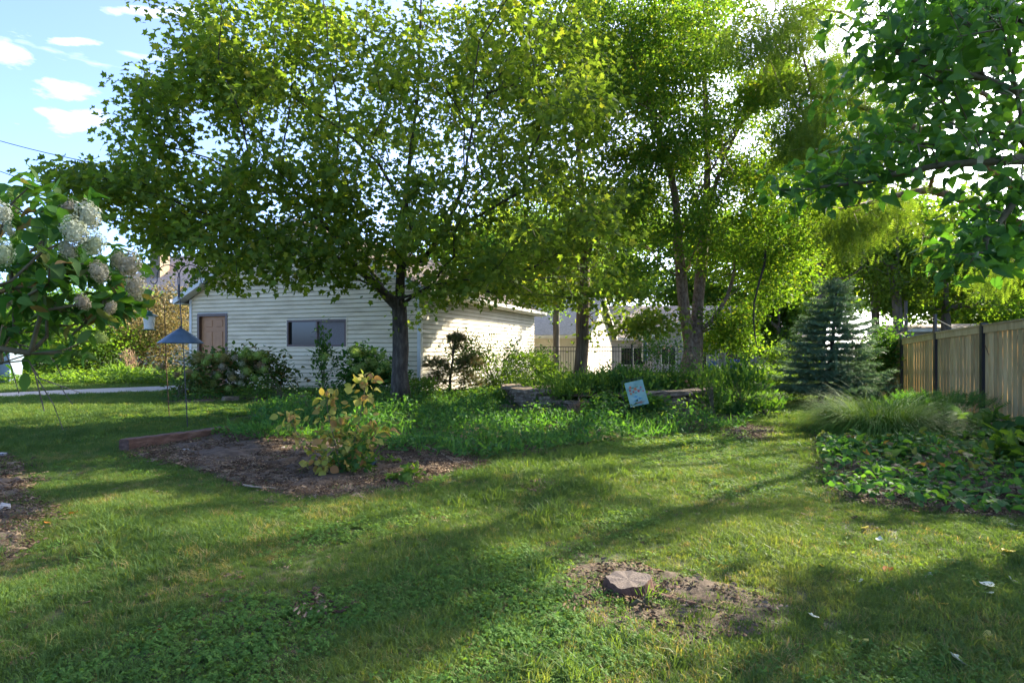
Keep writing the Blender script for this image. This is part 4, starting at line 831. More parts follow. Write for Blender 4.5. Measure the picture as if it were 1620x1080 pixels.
# right and middle background
for a_ in [
    (1496, 30, 7.5, 3.6, 'grey trunked forked tree beyond the low flat roofed building', 'green_b', 3600, .25, .45),
    (1385, 33, 11, 5.5, 'big tree with heavy grey limbs behind the spruce', 'birch', 4200, .24, .36),
    (1232, 24.8, 4.6, 1.5, 'small pale trunked tree at the iron fence left of the spruce', 'green_b', 5200, .15, .3),
    (1600, 36, 7, 4.2, 'pale green tree far right above the wooden fence', 'birch', 6000, .26, .2),
    (1690, 27, 8, 3.6, 'tall leafy tree just past the right edge beyond the fence', 'birch', 5000, .24, .2),
    (1540, 58, 13, 8, 'mid green tree behind the flat roofed building', 'green_b', 5000, .45, .1),
    (1420, 62, 16, 9, 'distant tree showing between the black poles', 'green_b', 5000, .45, .1),
    (1300, 52, 17, 8, 'yellow green tree behind the tan roofed house on its right', 'birch', 6000, .4, .15),
    (1180, 60, 17, 8, 'tall light green tree behind the middle of the tan roof', 'birch', 6000, .42, .2),
    (1040, 64, 19, 9, 'tall green tree behind the left end of the tan roof', 'green_b', 6000, .45, .15),
    (900, 50, 15, 8, 'broad tree behind the slate roofed house', 'green_b', 7000, .4, .15),
    (760, 46, 13, 7.5, 'large tree behind the garage roof', 'birch', 7000, .38, .15),
    (590, 50, 10, 7, 'tree behind the left half of the garage roof', 'green_b', 5000, .42, .15)]:
    far_tree(a_[0], a_[1], a_[2], a_[3], a_[4], M[a_[5]], int(a_[6] * 2.4), a_[7] * 1.15, a_[8], tips=130)
for px_, Y, h_, r_, lb in [(2300, 7.5, 8.5, 3.4, 'leafy neighbour tree well past the right edge beyond the wooden fence'), (2010, 12.5, 10, 4.0, 'taller neighbour tree just out of view to the right beyond the wooden fence')]:
    far_tree(px_, Y, h_, r_, lb, M['green_b'], 9000, .24, .38, tips=150)
far_tree(1300, 31, 18, 4.6, 'tall slender tree rising behind the spruce', M['green_b'], 18000, .20, .28, tips=260)
far_tree(1420, 29, 12, 3.4, 'airy tree between spruce and the black poles', M['cypress'], 8000, .18, .3, tips=150)
# blue spruce
def spruce():
    b = G(1296, 14.6); root = thing('blue_spruce', 'blue green young spruce with leaning trunk and drooping lower boughs', 'tree', b); top = np.array(W(1325, 438, 14.8)); bb = np.array(b)
    k = np.linspace(0, 1, 14)[:, None]; ax = bb + (top - bb) * k; ax[:, 0] += .22 * np.sin(np.minimum(k[:, 0] * 2.2, 1) * 1.57) - .22 * k[:, 0]
    V_, f = tube(ax, np.linspace(.075, .012, 14), 10); mesh('trunk', V_, f, M['bark_fork'], root, smooth=True); H = top[2] - bb[2]
    pos, dd, nn, sz, bv, bf, off = [], [], [], [], [], [], 0
    for lv in range(17):
        t = .11 + .86 * lv / 17; q = bb + (top - bb) * t; i = t * 13; j = int(i); q = ax[j] * (1 - (i - j)) + ax[min(13, j + 1)] * (i - j); Lb = 1.62 * (1 - t) ** .85 * (.7 if t < .14 else 1) * (1 + .12 * math.sin(lv * 2.1))
        nb = 7 if t < .7 else 5
        for e in range(nb):
            az = 6.28 * e / nb + lv * .9 + rng.normal() * .22; L_ = Lb * rng.uniform(.68, 1.12) + .08; dirv = np.array([math.cos(az), math.sin(az), 0]); sg = 9
            s_ = np.linspace(0, 1, sg)[:, None]; z = (.08 - .42 * (1 - t)) * s_ * L_ * .6 + .28 * L_ * s_ ** 3 * .6 + (.5 * L_ * s_ if t > .85 else 0); pl = q + dirv * s_ * L_ + np.array([0, 0, 1]) * z
            V_, f = tube(pl, np.linspace(.018 * (1 - t) + .006, .004, sg), 4, False); bv.append(V_); bf.append(np.array(f) + off); off += len(V_)
            side = np.array([-dirv[1], dirv[0], 0]); nt_ = int(L_ * 12) + 4
            for u in np.linspace(.12, 1, nt_):
                c = pl[min(sg - 1, int(u * (sg - 1)))] * 1.0; ii = u * (sg - 1); jj = min(sg - 2, int(ii)); c = pl[jj] + (pl[jj + 1] - pl[jj]) * (ii - jj)
                for sd in (-1, 1, 0):
                    tl = (.34 * L_ * (1 - u) + .13) * rng.uniform(.7, 1.1); d_ = unit(dirv * .8 + side * sd * .9 + np.array([0, 0, rng.normal() * .12 - .05]))
                    for w_ in np.arange(0, tl, .085): pos.append(c + d_ * w_ - np.array([0, 0, .06 * w_])); dd.append(d_ + rng.normal(size=3) * .12); nn.append((0, 0, 1)); sz.append(.115 * rng.uniform(.8, 1.2))
    mesh('boughs', np.vstack(bv), np.vstack(bf), M['bark_fork'], root, kind='stuff'); print('spruce sprays', len(pos))
    leaves('needle_sprays', np.array(pos), np.array(sz), np.array(dd), np.array(nn) + rng.normal(size=(len(nn), 3)) * .3, T_NEEDLE, M['spruce'], root, xs=1.1, kind='stuff')
spruce()

# ------------------------------------------------------------------ shrubs and garden plants
def bloom_t(shape, n=240, seed=1):
    r = np.random.default_rng(seed); V_ = []; F_ = []
    for k in range(n):
        ph = math.acos(1 - 2 * (k + .5) / n); th = k * 2.39996; d = np.array([math.sin(ph) * math.cos(th), math.sin(ph) * math.sin(th), math.cos(ph)]); c = d * shape * r.uniform(.70, 1.12)
        nrm = unit(d + r.normal(size=3) * .3); a = unit(np.cross(nrm, r.normal(size=3))); b = np.cross(nrm, a); s_ = .135 * r.uniform(.8, 1.25); i = len(V_)
        V_ += [c, c + (a + b * .35) * s_, c + (b - a * .35) * s_, c - (a + b * .35) * s_, c - (b - a * .35) * s_] ; V_[i] = c - nrm * .05
        F_ += [(i, i + 1, i + 2), (i, i + 3, i + 4)] if k % 2 else [(i, i + 2, i + 3), (i, i + 4, i + 1)]
        F_ += [(i, i + 1, i + 2)] if not k % 2 else [(i, i + 4, i + 1)]
    core = len(V_)
    for z, rr in ((-.8, .25), (0, .8), (.8, .25)):
        for j in range(8): V_.append(np.array([rr * math.cos(j * .785), rr * math.sin(j * .785), z]) * shape * .80)
    for q in range(2):
        for j in range(8): a, b = core + q * 8 + j, core + q * 8 + (j + 1) % 8; F_ += [(a, b, b + 8), (a, b + 8, a + 8)]
    return np.array(V_), np.array(F_)
B_CONE = bloom_t(np.array([.85, .85, 1.15])); B_BALL = bloom_t(np.array([1, 1, .88]), 110, 2)
def bloom(c, r, t, mat, parent, tilt=.4, name='bloom'):
    o = bpy.data.objects.new(name, tmesh(t, mat, name)); d = unit(np.array([rng.normal() * tilt, rng.normal() * tilt, 1.0])); R = frames(np.array([rng.normal(), rng.normal(), 0.]), d); base = wl(parent)
    o.matrix_local = Matrix([[R[0][i] * r, R[1][i] * r, R[2][i] * r, c[i] - base[i]] for i in range(3)] + [[0, 0, 0, 1]]); COL.objects.link(o); o.parent = parent
def shrub(name, label, cat, base, R, n, ls, leaf, t=T_OVAL, stems=9, parts=0, group=None, bl=None, zc=.55, stem=None, mode='up', k=None, sr=.008, xs=1.0, shell=.4, extra=None):
    base = np.array(base, float); root = thing(name, label, cat, tuple(base), group); c = base + [0, 0, R[2] * 2 * zc]
    tips = blob(c, R, k or 40, shell); tips[:, 2] = np.maximum(tips[:, 2], base[2] + .03 + .04 * rng.random(len(tips)))
    if extra is not None: tips = np.vstack([tips, extra])
    m = MB()
    for i in range(stems):
        q = tips[rng.integers(len(tips))]; mid_ = base + (q - base) * [.35, .35, .6]; s_ = [base + rng.normal(size=3) * [.05, .05, 0], mid_, q]; m.tube(np.array([s_[0], .5 * (s_[0] + s_[1]) + [0, 0, .03], s_[1], .5 * (s_[1] + s_[2]) + [0, 0, .03], s_[2]]), [sr * 1.4, sr * 1.2, sr, sr * .7, sr * .4], 5)
    mesh('stems', m.v, m.f, stem or M['stem'], root, kind='stuff')
    i = rng.integers(0, len(tips), n); sp = np.array(R) * .22 + .02; pos = tips[i] + rng.normal(size=(n, 3)) * sp; out = unit(pos - (base + [0, 0, R[2] * .4]))
    pos[:, 2] = np.maximum(pos[:, 2], gz(pos[:, 0], pos[:, 1]) + .03 + rng.random(n) * .05)
    if mode == 'up': d = out * [1, 1, .5] + rng.normal(size=(n, 3)) * .4; nn = rdir(n, 1.4, .6) + out * .5
    elif mode == 'strap': d = out + rng.normal(size=(n, 3)) * .25 + [0, 0, .7]; nn = rdir(n, .2)
    else: d = rdir(n, .1); nn = rdir(n, .5)
    leaves('foliage', pos, ls * rng.uniform(.6, 1.2, n), d, nn, t, leaf, root, parts, kind='stuff', xs=xs)
    if bl:
        cnt, r_, bt, bm = bl[:4]; up = tips[np.argsort(-(tips[:, 2] * .8 - tips[:, 1] * .5 + rng.random(len(tips)) * R[2]))][:cnt]
        for q in up: bloom(q + [0, -R[1] * .35, ls * .5 + r_ * .4], r_ * rng.uniform(.75, 1.15), bt, bm if not isinstance(bm, list) else bm[rng.integers(len(bm))], root)
    return root
# panicle hydrangea arching in from the left, close to the camera
def near_hydrangea():
    base = np.array([-3.7, 2.7, 0]); root = thing('panicle_hydrangea', 'near hydrangea with long arching branches and large cream flower heads at the left edge', 'shrub', tuple(base))
    A_ = [(60, 335, 80, 40, 2.6, 3.3, 22), (60, 410, 90, 50, 2.5, 3.4, 36), (110, 465, 90, 50, 2.6, 3.4, 34), (40, 500, 60, 60, 2.6, 3.3, 20), (190, 445, 36, 50, 2.8, 3.3, 16), (100, 540, 45, 30, 2.7, 3.2, 6), (30, 545, 40, 30, 2.7, 3.2, 6), (-120, 380, 130, 130, 2.4, 3.6, 40), (-100, 560, 120, 80, 2.4, 3.4, 18)]
    tips = att(A_); nodes, par, _ = grow([[base, base + [.1, 0, .7], base + [.25, 0, 1.2], base + [.55, .05, 1.6]], [base + [.05, 0, .4], base + [-.2, .2, 1.2], base + [-.2, .2, 1.9]], [base + [.1, 0, .7], base + [.5, -.1, 1.0], base + [.8, -.1, 1.3]]], tips, .3, .18, .5); r, ch = radii(nodes, par, .03, .0035)
    m = MB()
    for i in range(1, len(nodes)): m.tube([nodes[par[i]], nodes[i]], [min(r[par[i]], r[i] * 1.3), r[i]], 5, False)
    mesh('branches', m.v, m.f, M['stem'], root, kind='stuff', smooth=True)
    n = 1150; cand = np.where(r < .008)[0]; ci = rng.choice(cand, n); pos = nodes[ci] + rng.normal(size=(n, 3)) * .035; dd = rng.normal(size=(n, 3)) * .9 + [.3, 0, -.25]; nn = rdir(n, 1.6, .5)
    q = rng.random(n) < .82; leaves('foliage', pos[q], .095 * rng.uniform(.6, 1.15, q.sum()), dd[q], nn[q], T_OVAL, M['hydr'], root, 300); q = ~q; leaves('foliage', pos[q], .11 * rng.uniform(.6, 1.15, q.sum()), dd[q], nn[q], T_OVAL, M['hydr2'], root, 0, kind='stuff')
    for px_, py_, rr, Y, mt in [(118, 366, 34, 2.95, 0), (150, 386, 26, 3.0, 0), (140, 341, 32, 3.1, 0), (108, 332, 24, 3.1, 1), (0, 335, 28, 2.9, 0), (4, 400, 28, 2.8, 0), (157, 430, 25, 3.0, 1), (205, 418, 28, 3.1, 1), (214, 452, 25, 3.1, 1), (187, 412, 20, 3.15, 1), (131, 477, 19, 2.9, 1), (175, 487, 15, 3.0, 1), (160, 534, 15, 3.0, 2), (20, 312, 18, 3.2, 2), (215, 468, 20, 3.2, 1), (14, 365, 14, 3.1, 0), (108, 395, 22, 2.95, 1), (8, 480, 15, 3, 1), (-50, 430, 30, 3, 0), (-110, 350, 30, 3.1, 0)]:
        Y -= .38; bloom(W(px_, py_, Y), rr / F * Y * .64, B_CONE, [M['petal_white'], M['petal_aged'], M['petal_green']][mt], root)
    # bare dead twigs
    tw = thing('dead_branch', 'bare grey dead branch with forked twigs hanging low at the left edge', 'branch', W(0, 500, 3.0))
    for pts, r0 in [([(-60, 470), (-5, 512), (30, 545), (55, 590), (70, 650), (62, 640)][:5], .006), ([(30, 545), (60, 552), (85, 570), (100, 600)], .004), ([(45, 570), (62, 598), (95, 610), (130, 622)], .004), ([(-20, 500), (2, 540), (18, 580), (30, 622)], .004), ([(30, 525), (60, 510), (100, 520)], .003), ([(95, 610), (115, 640)], .0025), ([(60, 600), (85, 640), (100, 680)], .003)]:
        m = MB(); m.tube([W(a, b, 3.0 + .1 * i_) for i_, (a, b) in enumerate(pts)], [r0 * (1 - .6 * j / len(pts)) for j in range(len(pts))], 5); m.ob('twig', M['twig_dead'], tw)
near_hydrangea()
# yellowing shrub in the mulch bed
def yellow_shrub():
    base = np.array(P(545, 752)); Y = base[1]; root = thing('yellowing_shrub', 'leggy shrub with yellow green and rusty round leaves in the mulch bed', 'shrub', tuple(base))
    st = [[(548, 750), (560, 700), (572, 650), (578, 610), (578, 592)], [(540, 752), (530, 700), (518, 650), (517, 620)], [(535, 752), (500, 720), (472, 690), (458, 660), (450, 650)], [(550, 750), (545, 690), (535, 660)], [(552, 748), (585, 700), (600, 670)], [(530, 752), (505, 735), (490, 730)]]
    pos, dd = [], []
    for k, s_ in enumerate(st):
        ys = Y + [0, -.1, .1, .2, .05, -.2][k]; p = np.array([W(a, b, ys + .04 * i) for i, (a, b) in enumerate(s_)]); t_ = np.linspace(0, 1, 14); pl = np.stack([np.interp(t_, np.linspace(0, 1, len(p)), p[:, j]) for j in range(3)], 1)
        m = MB(); m.tube(pl, np.linspace(.008, .003, 14), 5); m.ob('stem', M['stem'], root)
        for q in range([100, 105, 80, 66, 74, 36][k]):
            u = rng.uniform(.15, 1) if k else rng.uniform(.15, 1); c = pl[int(u * 13)]; o_ = rng.normal(size=3) * [1, 1, .3]; o_ = unit(o_) * rng.uniform(.03, .17 if u < .8 else .10); pos.append(c + o_); dd.append(o_ * 6 + rng.normal(size=3) * .3)
    pos, dd = np.array(pos), np.array(dd); leaves('foliage', pos, .10 * rng.uniform(.5, 1.15, len(pos)), dd, rdir(len(pos), .9, .7), T_OVAL, M['yellow'], root, 280, xs=1.2)
    n = 160; a = rng.uniform(0, 6.28, n); rr = .22 * np.sqrt(rng.random(n)); pos = np.c_[base[0] + .1 + rr * np.cos(a), base[1] + rr * np.sin(a), base[2] + rng.uniform(.05, .36, n)]
    leaves('lower_foliage', pos, .09 * rng.uniform(.6, 1.1, n), rdir(n, .2), rdir(n, 1), T_OVAL, M['green_a'], root, kind='stuff')
yellow_shrub()
GB = 'shrubs and plants along the garage'
shrub('hydrangea_bush', 'wide hydrangea bush with green and tan flower heads beside the garage door', 'shrub', G(375, 14.6), (1.15, .6, .52), 3000, .12, M['hydr2'], T_OVAL, 24, 60, GB, (46, .125, B_BALL, [M['petal_green'], M['petal_green'], M['petal_aged'], M['petal_brown']]), k=70)
shrub('hydrangea_bush', 'small hydrangea with dry brown flower heads by the feeder poles', 'shrub', G(283, 13.4), (.5, .4, .36), 420, .11, M['hydr2'], T_OVAL, 12, 0, GB, (12, .09, B_BALL, [M['petal_brown'], M['petal_green']]), k=26)
shrub('hydrangea_bush', 'green hydrangea with round lime flower heads right under the garage window', 'shrub', G(588, 14.2), (.85, .5, .55), 2400, .12, M['hydr'], T_OVAL, 20, 60, GB, (16, .15, B_BALL, [M['petal_green']]), k=50)
pk_ = W(512, 512, 14.0); shrub('tall_leafy_plant', 'tall leafy stalk with reddish top standing before the garage window', 'plant', G(512, 14.0), (.30, .28, .62), 650, .12, M['green_a'], T_LANCE, 7, 0, GB, None, xs=1.6, k=24, extra=np.array([[pk_[0], pk_[1], z] for z in (1.2, 1.4, 1.6, 1.8, 1.95)] * 2))
shrub('white_flower_plant', 'airy plant dotted with tiny white flowers at the lawn edge', 'plant', G(450, 13.0), (.6, .4, .30), 700, .05, M['green_c'], T_LANCE, 20, 0, GB, (26, .02, B_BALL, [M['petal_white']]), k=60)
shrub('low_green_shrub', 'low bright green mounded plant at the lawn edge left of the white flowers', 'plant', G(405, 13.2), (.45, .35, .22), 700, .06, M['green_b'], T_LANCE, 8, 0, GB)
shrub('dark_leaf_plant', 'thin stalk with dark purple leaves against the siding left of the window plant', 'plant', G(447, 14.6), (.16, .16, .42), 120, .11, M['green_a'], T_LANCE, 4, 0, GB, k=10)
def heads(root, lst, Y, t, mats):
    for px_, py_, r_ in lst: bloom(W(px_, py_, Y), r_ / F * Y, t, M[mats[rng.integers(len(mats))]], root)
_o = {o['label']: o for o in COL.objects if 'label' in o}
heads(next(o for l, o in _o.items() if l.startswith('wide hydrangea')), [(325, 573, 7), (345, 562, 6), (352, 580, 7), (385, 560, 8), (372, 566, 6), (408, 562, 8), (420, 570, 6), (392, 588, 8), (368, 598, 7), (336, 606, 8), (310, 598, 7), (318, 612, 8), (300, 588, 6), (402, 598, 7), (418, 585, 7), (362, 614, 7), (380, 606, 6), (345, 594, 7), (296, 606, 7), (330, 590, 6)], 13.75, B_BALL, ['petal_green', 'petal_green', 'petal_aged', 'petal_brown'])
heads(next(o for l, o in _o.items() if l.startswith('green hydrangea')), [(563, 558, 8), (553, 573, 6), (571, 584, 9), (605, 563, 8), (612, 575, 6), (592, 556, 5), (600, 586, 7), (582, 570, 6)], 13.6, B_BALL, ['petal_green'])
heads(next(o for l, o in _o.items() if l.startswith('tall leafy stalk')), [(514, 565, 9)], 13.6, B_BALL, ['petal_green'])
# clipped conifer in front of the sunlit wall
def cloud_pruned():
    b = np.array(G(712, 14.4)); root = thing('clipped_conifer', 'small clipped conifer with a round tuft on a bare stem before the sunlit wall', 'shrub', tuple(b))
    pts = [b, W(712, 600, 14.4), W(716, 570, 14.4), W(718, 545, 14.4), W(722, 535, 14.4)]; m = MB(); m.tube(pts, [.05, .035, .025, .02, .01], 7); m.ob('trunk', M['bark_fork'], root, smooth=True)
    n_ = 0
    for (px_, py_, rx, ry, n) in [(722, 538, .24, .16, 300), (722, 552, .20, .10, 60), (690, 578, .32, .20, 260), (744, 574, .36, .20, 300), (716, 592, .60, .18, 260), (690, 606, .34, .18, 130), (745, 606, .38, .18, 150)]:
        c = np.array(W(px_, py_, 14.4)); m = MB()
        for _ in range(6): e = c + rng.normal(size=3) * [rx, rx, ry] * .5; m.tube([np.array(W(716, py_ + 12, 14.4)), e], [.012, .004], 4)
        mesh('branches', m.v, m.f, M['bark_fork'], root, kind='stuff'); p = unit(rng.normal(size=(n, 3))) * rng.uniform(.55, 1, (n, 1)); p[:, 2] = np.abs(p[:, 2]) - .2; pos = c + p * [rx, rx, ry * 1.3]
        leaves('foliage', pos, .10 * rng.uniform(.7, 1.2, n), p + [0, 0, .3] + rng.normal(size=(n, 3)) * .3, rdir(n), T_NEEDLE, M['juniper'], root, kind='stuff', xs=1.6)
cloud_pruned()
shrub('leafy_bush', 'tall loose green bush against the sunlit side wall of the garage', 'shrub', G(790, 15.4), (1.1, .8, .80), 4800, .09, M['green_b'], T_OVAL, 26, 40, GB, k=90, xs=.8)
shrub('leafy_bush', 'smaller arching bush at the back corner of the garage', 'shrub', G(838, 17.6), (.8, .6, .8), 3200, .09, M['green_a'], T_OVAL, 16, 0, GB, k=50)
shrub('leafy_bush', 'yellow green weedy bush at the foot of the garage corner', 'shrub', G(672, 13.6), (.5, .45, .26), 1100, .07, M['green_b'], T_OVAL, 12, 0, GB, k=40)
shrub('leafy_bush', 'pale leafed bush in sun between the clipped conifer and the stone ring', 'shrub', G(775, 13.8), (.8, .5, .22), 1500, .07, M['green_b'], T_OVAL, 12, 0, GB, k=50)
GS = 'plants in and around the stone ring'
for i, (px_, Y, rx, rz, n, ls, mt, t_, xs, lb, ex) in enumerate([
    (1045, 12.9, 1.05, .72, 7000, .065, 'green_a', T_SMALL, 1.0, 'dense rounded spirea with faded pink heads left of the birch trunks', (30, .035, B_BALL, [M['pink']])),
    (975, 12.4, .85, .50, 2800, .10, 'green_a', T_LANCE, 1.6, 'dark lance leafed plants left of the garden flag', None),
    (905, 12.2, .75, .36, 2200, .10, 'green_b', T_LANCE, 1.5, 'lance leafed perennials in front of the brown trunk', None),
    (890, 13.6, 1.0, .48, 2400, .08, 'green_b', T_LANCE, 1.3, 'sunlit weeds growing over the stones by the brown trunk', None),
    (1022, 11.0, .36, .26, 800, .09, 'green_c', T_OVAL, 1.0, 'bushy green plants hiding the foot of the stone ring', None),
    (990, 11.0, .55, .26, 900, .11, 'green_a', T_OVAL, 1.0, 'broad leafed plants under the garden flag', None),
    (1092, 12.9, .6, .52, 1900, .09, 'hydr', T_OVAL, 1.0, 'dark leafed bush at the foot of the birch', None),
    (1170, 12.0, .50, .50, 520, .16, 'green_a', T_LANCE, 1.3, 'tall plant with long drooping leaves right of the stone ring', None),
    (1128, 11.4, .34, .40, 260, .15, 'green_b', T_LANCE, 1.2, 'lily like straps arching over the right end of the stones', None),
    (1210, 11.6, .40, .16, 260, .13, 'green_a', T_LANCE, 1.3, 'low drooping plant at the lawn edge right of the stone ring', None),
    (1195, 17.5, .9, .5, 2600, .09, 'green_b', T_SMALL, 1.0, 'bright green bush before the iron fence right of the birch', None),
    (1240, 19.5, 1.0, .75, 2600, .10, 'green_b', T_SMALL, 1.0, 'leafy vine covered bush between birch and spruce', None)]):
    shrub('garden_plant', lb, 'plant', G(px_, Y), (rx, rx * .8, rz), n, ls, M[mt], t_, 14, 0, GS, ex, xs=xs, k=60, mode='strap' if t_ is T_LANCE else 'up')
shrub('climbing_bush', 'glossy green bush at the far end of the wooden fence beside the spruce', 'shrub', G(1408, 16.6), (.75, .7, 1.05), 3600, .10, M['green_a'], T_OVAL, 20, 0, k=90, xs=1.1)
shrub('low_hedge', 'low clipped ground hugging shrub row under the spruce', 'shrub', G(1235, 15.8), (1.5, .6, .16), 3000, .06, M['green_a'], T_SMALL, 12, 0, k=90, zc=.4)
shrub('low_hedge', 'low leafy mat between the spruce trunk and the fountain grass', 'shrub', G(1345, 13.2), (1.1, .6, .14), 2200, .06, M['green_b'], T_SMALL, 12, 0, k=60, zc=.4)
# left background
GL = 'bushes beyond the driveway'
for px_, Y, rx, rz, n, ls, mt, lb in [
    (60, 22.5, 2.0, 1.45, 7000, .13, 'birch', 'bright yellow green bush beyond the driveway at the far left'),
    (150, 23.5, 2.0, 1.05, 5600, .14, 'green_b', 'rounded fresh green bush between yellow bush and dry shrubs'),
    (215, 25.0, 2.1, 1.65, 7000, .13, 'dryleaf', 'tall tan dried out shrub beside the garage'),
    (120, 28.0, 3.0, 2.2, 9000, .15, 'green_a', 'dark green shrub behind the rounded bush'),
    (262, 26.5, 1.8, 1.9, 6000, .13, 'dryleaf', 'dry brown shrub close behind the left garage corner'),
    (-60, 24, 2.6, 1.9, 6000, .15, 'green_a', 'dark shrub past the left edge beyond the driveway'),
    (20, 30, 3.0, 2.1, 6000, .18, 'green_a', 'tall dark hedge shrub behind the bright yellow green bush')]:
    shrub('background_shrub', lb, 'shrub', G(px_, Y), (rx, rx * .7, rz), n, ls, M[mt], T_SMALL, 14, 0, GL, k=110, zc=.5, sr=.015)
far_tree(120, 38, 6.6, 4.6, 'tree behind the left hedge in front of the cream house', M['birch'], 7000, .24, .1)
far_tree(-40, 44, 7.2, 4.5, 'dark tree behind the hedge at the far left edge', M['green_a'], 6000, .26, .1)
far_tree(262, 46, 7.4, 3.8, 'yellow green tree between cream house and garage roof', M['birch'], 6000, .25, .1)
shrub('yucca_plant', 'spiky yucca with pale upright leaves by the driveway', 'plant', G(196, 20.6), (.55, .4, .22), 110, .5, M['green_b'], T_LANCE, 3, 0, mode='strap', xs=.35, k=8, zc=.15)
shrub('dry_seed_stalks', 'bunch of pinkish dry seed stalks behind the yucca', 'plant', G(206, 21.5), (.22, .2, .60), 260, .16, M['pink'], T_LANCE, 14, 0, mode='strap', xs=.5, k=16)

# ------------------------------------------------------------------ fountain grass, ferns, bed foliage on the right
def fountain(px_, py_, nb, L0, label, R=.30, mat='fountain', group=None):
    b = np.array(P(px_, py_)); root = thing('fountain_grass', label, 'ornamental grass', tuple(b), group); V_, F_, rv = [], [], []
    for k in range(nb):
        a = rng.uniform(0, 6.28); rr = R * math.sqrt(rng.random()); c = b + [rr * math.cos(a), rr * math.sin(a), 0]; a2 = a + rng.normal() * .6; L_ = L0 * rng.uniform(.5, 1.15); el = rng.uniform(.6, 1.45); w_ = rng.uniform(.002, .0045); d = np.array([math.cos(a2), math.sin(a2), 0]); s_ = np.array([-d[1], d[0], 0]); i0 = len(V_); p = c.copy(); sg = 6; dr_ = rng.uniform(.22, .5)
        for j in range(sg + 1):
            ww = w_ * (1 - (j / sg) ** 2) + .0006; V_ += [p - s_ * ww, p + s_ * ww]; p = p + (d * math.cos(el) + np.array([0, 0, math.sin(el)])) * L_ / sg; el -= dr_; p[2] = max(p[2], gz(p[0], p[1]) + .02)
        for j in range(sg): F_.append((i0 + 2 * j, i0 + 2 * j + 1, i0 + 2 * j + 3, i0 + 2 * j + 2))
        rv += [rng.random()] * (2 * sg + 2)
    mesh('blades', np.array(V_), np.array(F_), M[mat], root, attrs={'rnd': rv}, kind='stuff')
fountain(1400, 690, 4800, 1.15, 'large sunlit mound of arching fountain grass in the right bed', .50)
fountain(1335, 680, 1600, .95, 'smaller wispy clump of fountain grass at the lawn side of the bed', .26)
GR = 'plants in the bed by the wooden fence'
shrub('fern_clump', 'ferny green clump against the wooden fence behind the fountain grass', 'plant', P(1500, 668), (.8, .5, .20), 900, .20, M['green_c'], T_FROND, 10, 0, GR, mode='strap', xs=.9, k=30)
shrub('hosta_plant', 'broad leafed hosta under the second fence post from the right', 'plant', P(1560, 695), (.5, .45, .16), 170, .22, M['green_a'], T_HEART, 10, 90, GR, k=20)
shrub('hosta_plant', 'bright green broad leafed plant at the right edge of the bed', 'plant', P(1640, 745), (.45, .45, .22), 190, .20, M['green_b'], T_HEART, 10, 120, GR, k=20)
shrub('hosta_plant', 'blue green hosta at the front foot of the fountain grass', 'plant', P(1375, 722), (.38, .3, .12), 130, .15, M['green_c'], T_HEART, 8, 60, GR, k=16)
def carpet(name, key, n, ls, zlo, zhi, leaf, t, label, cat, parts=0, f_=None, xs=1.0, mode='flat'):
    g0 = f_; f_ = (lambda x, y: (True if g0 is None else g0(x, y)) & ~((np.hypot(x - 3.5, y - 11.1) < 1.05) & (key == 'centre')) & ~((np.hypot(x - .3, y - 12.0) < .6) & (key == 'centre')))
    p = POLYS[key]; lo, hi = p.min(0), p.max(0); x = rng.uniform(lo[0], hi[0], n * 3); y = rng.uniform(lo[1], hi[1], n * 3); q = inside(p, x, y)
    if f_ is not None: q &= f_(x, y)
    x, y = x[q][:n], y[q][:n]; m_ = len(x); h = zlo + (zhi - zlo) * rng.random(m_) * (.55 + .45 * vnoise(x, y, 2.3, 41)).clip(.1, 1.3)
    pos = np.c_[x, y, gz(x, y) + h + .03]; root = thing(name, label, cat, (float(x.mean()), float(y.mean()), float(gz(x.mean(), y.mean()))), None)
    k = min(m_, 500); m = MB()
    for i in range(k): m.tube([(x[i] + rng.normal() * .03, y[i] + rng.normal() * .03, pos[i, 2] - h[i] - .02), pos[i]], [.0035, .002], 3, False)
    mesh('stems', m.v, m.f, M['stem'], root, kind='stuff')
    d = rdir(m_, -.1) * [1, 1, .5] if mode == 'flat' else rdir(m_, .9); leaves('foliage', pos, ls * rng.uniform(.55, 1.2, m_), d, rdir(m_, 1.5 if mode == 'flat' else .1, .55), t, leaf, root, parts, xs=xs, kind='stuff'); return root
inb = lambda x, y: (y > 5.0) & (x > 3.4) & (y < 9.0)
carpet('bed_foliage', 'right', 8500, .088, .04, .22, M['green_c'], T_OVAL, 'dense carpet of round leafed perennials filling the shaded right bed', 'ground cover', 300, lambda x, y: (y < 8.6) & (vnoise(x, y, 1.3, 51) > -1.1), 1.3)
carpet('bed_foliage', 'right', 1800, .12, .08, .30, M['hydr2'], T_OVAL, 'bronze tinged leaves mixed through the carpet in the right bed', 'ground cover', 0, lambda x, y: (y < 8.5) & (vnoise(x, y, 1.1, 52) > .35), 1.2)
carpet('bed_foliage', 'right', 2600, .07, .04, .18, M['green_b'], T_LANCE, 'fine leafed weeds at the back of the right bed along the fence', 'ground cover', 0, lambda x, y: y > 7.6, 1.4)
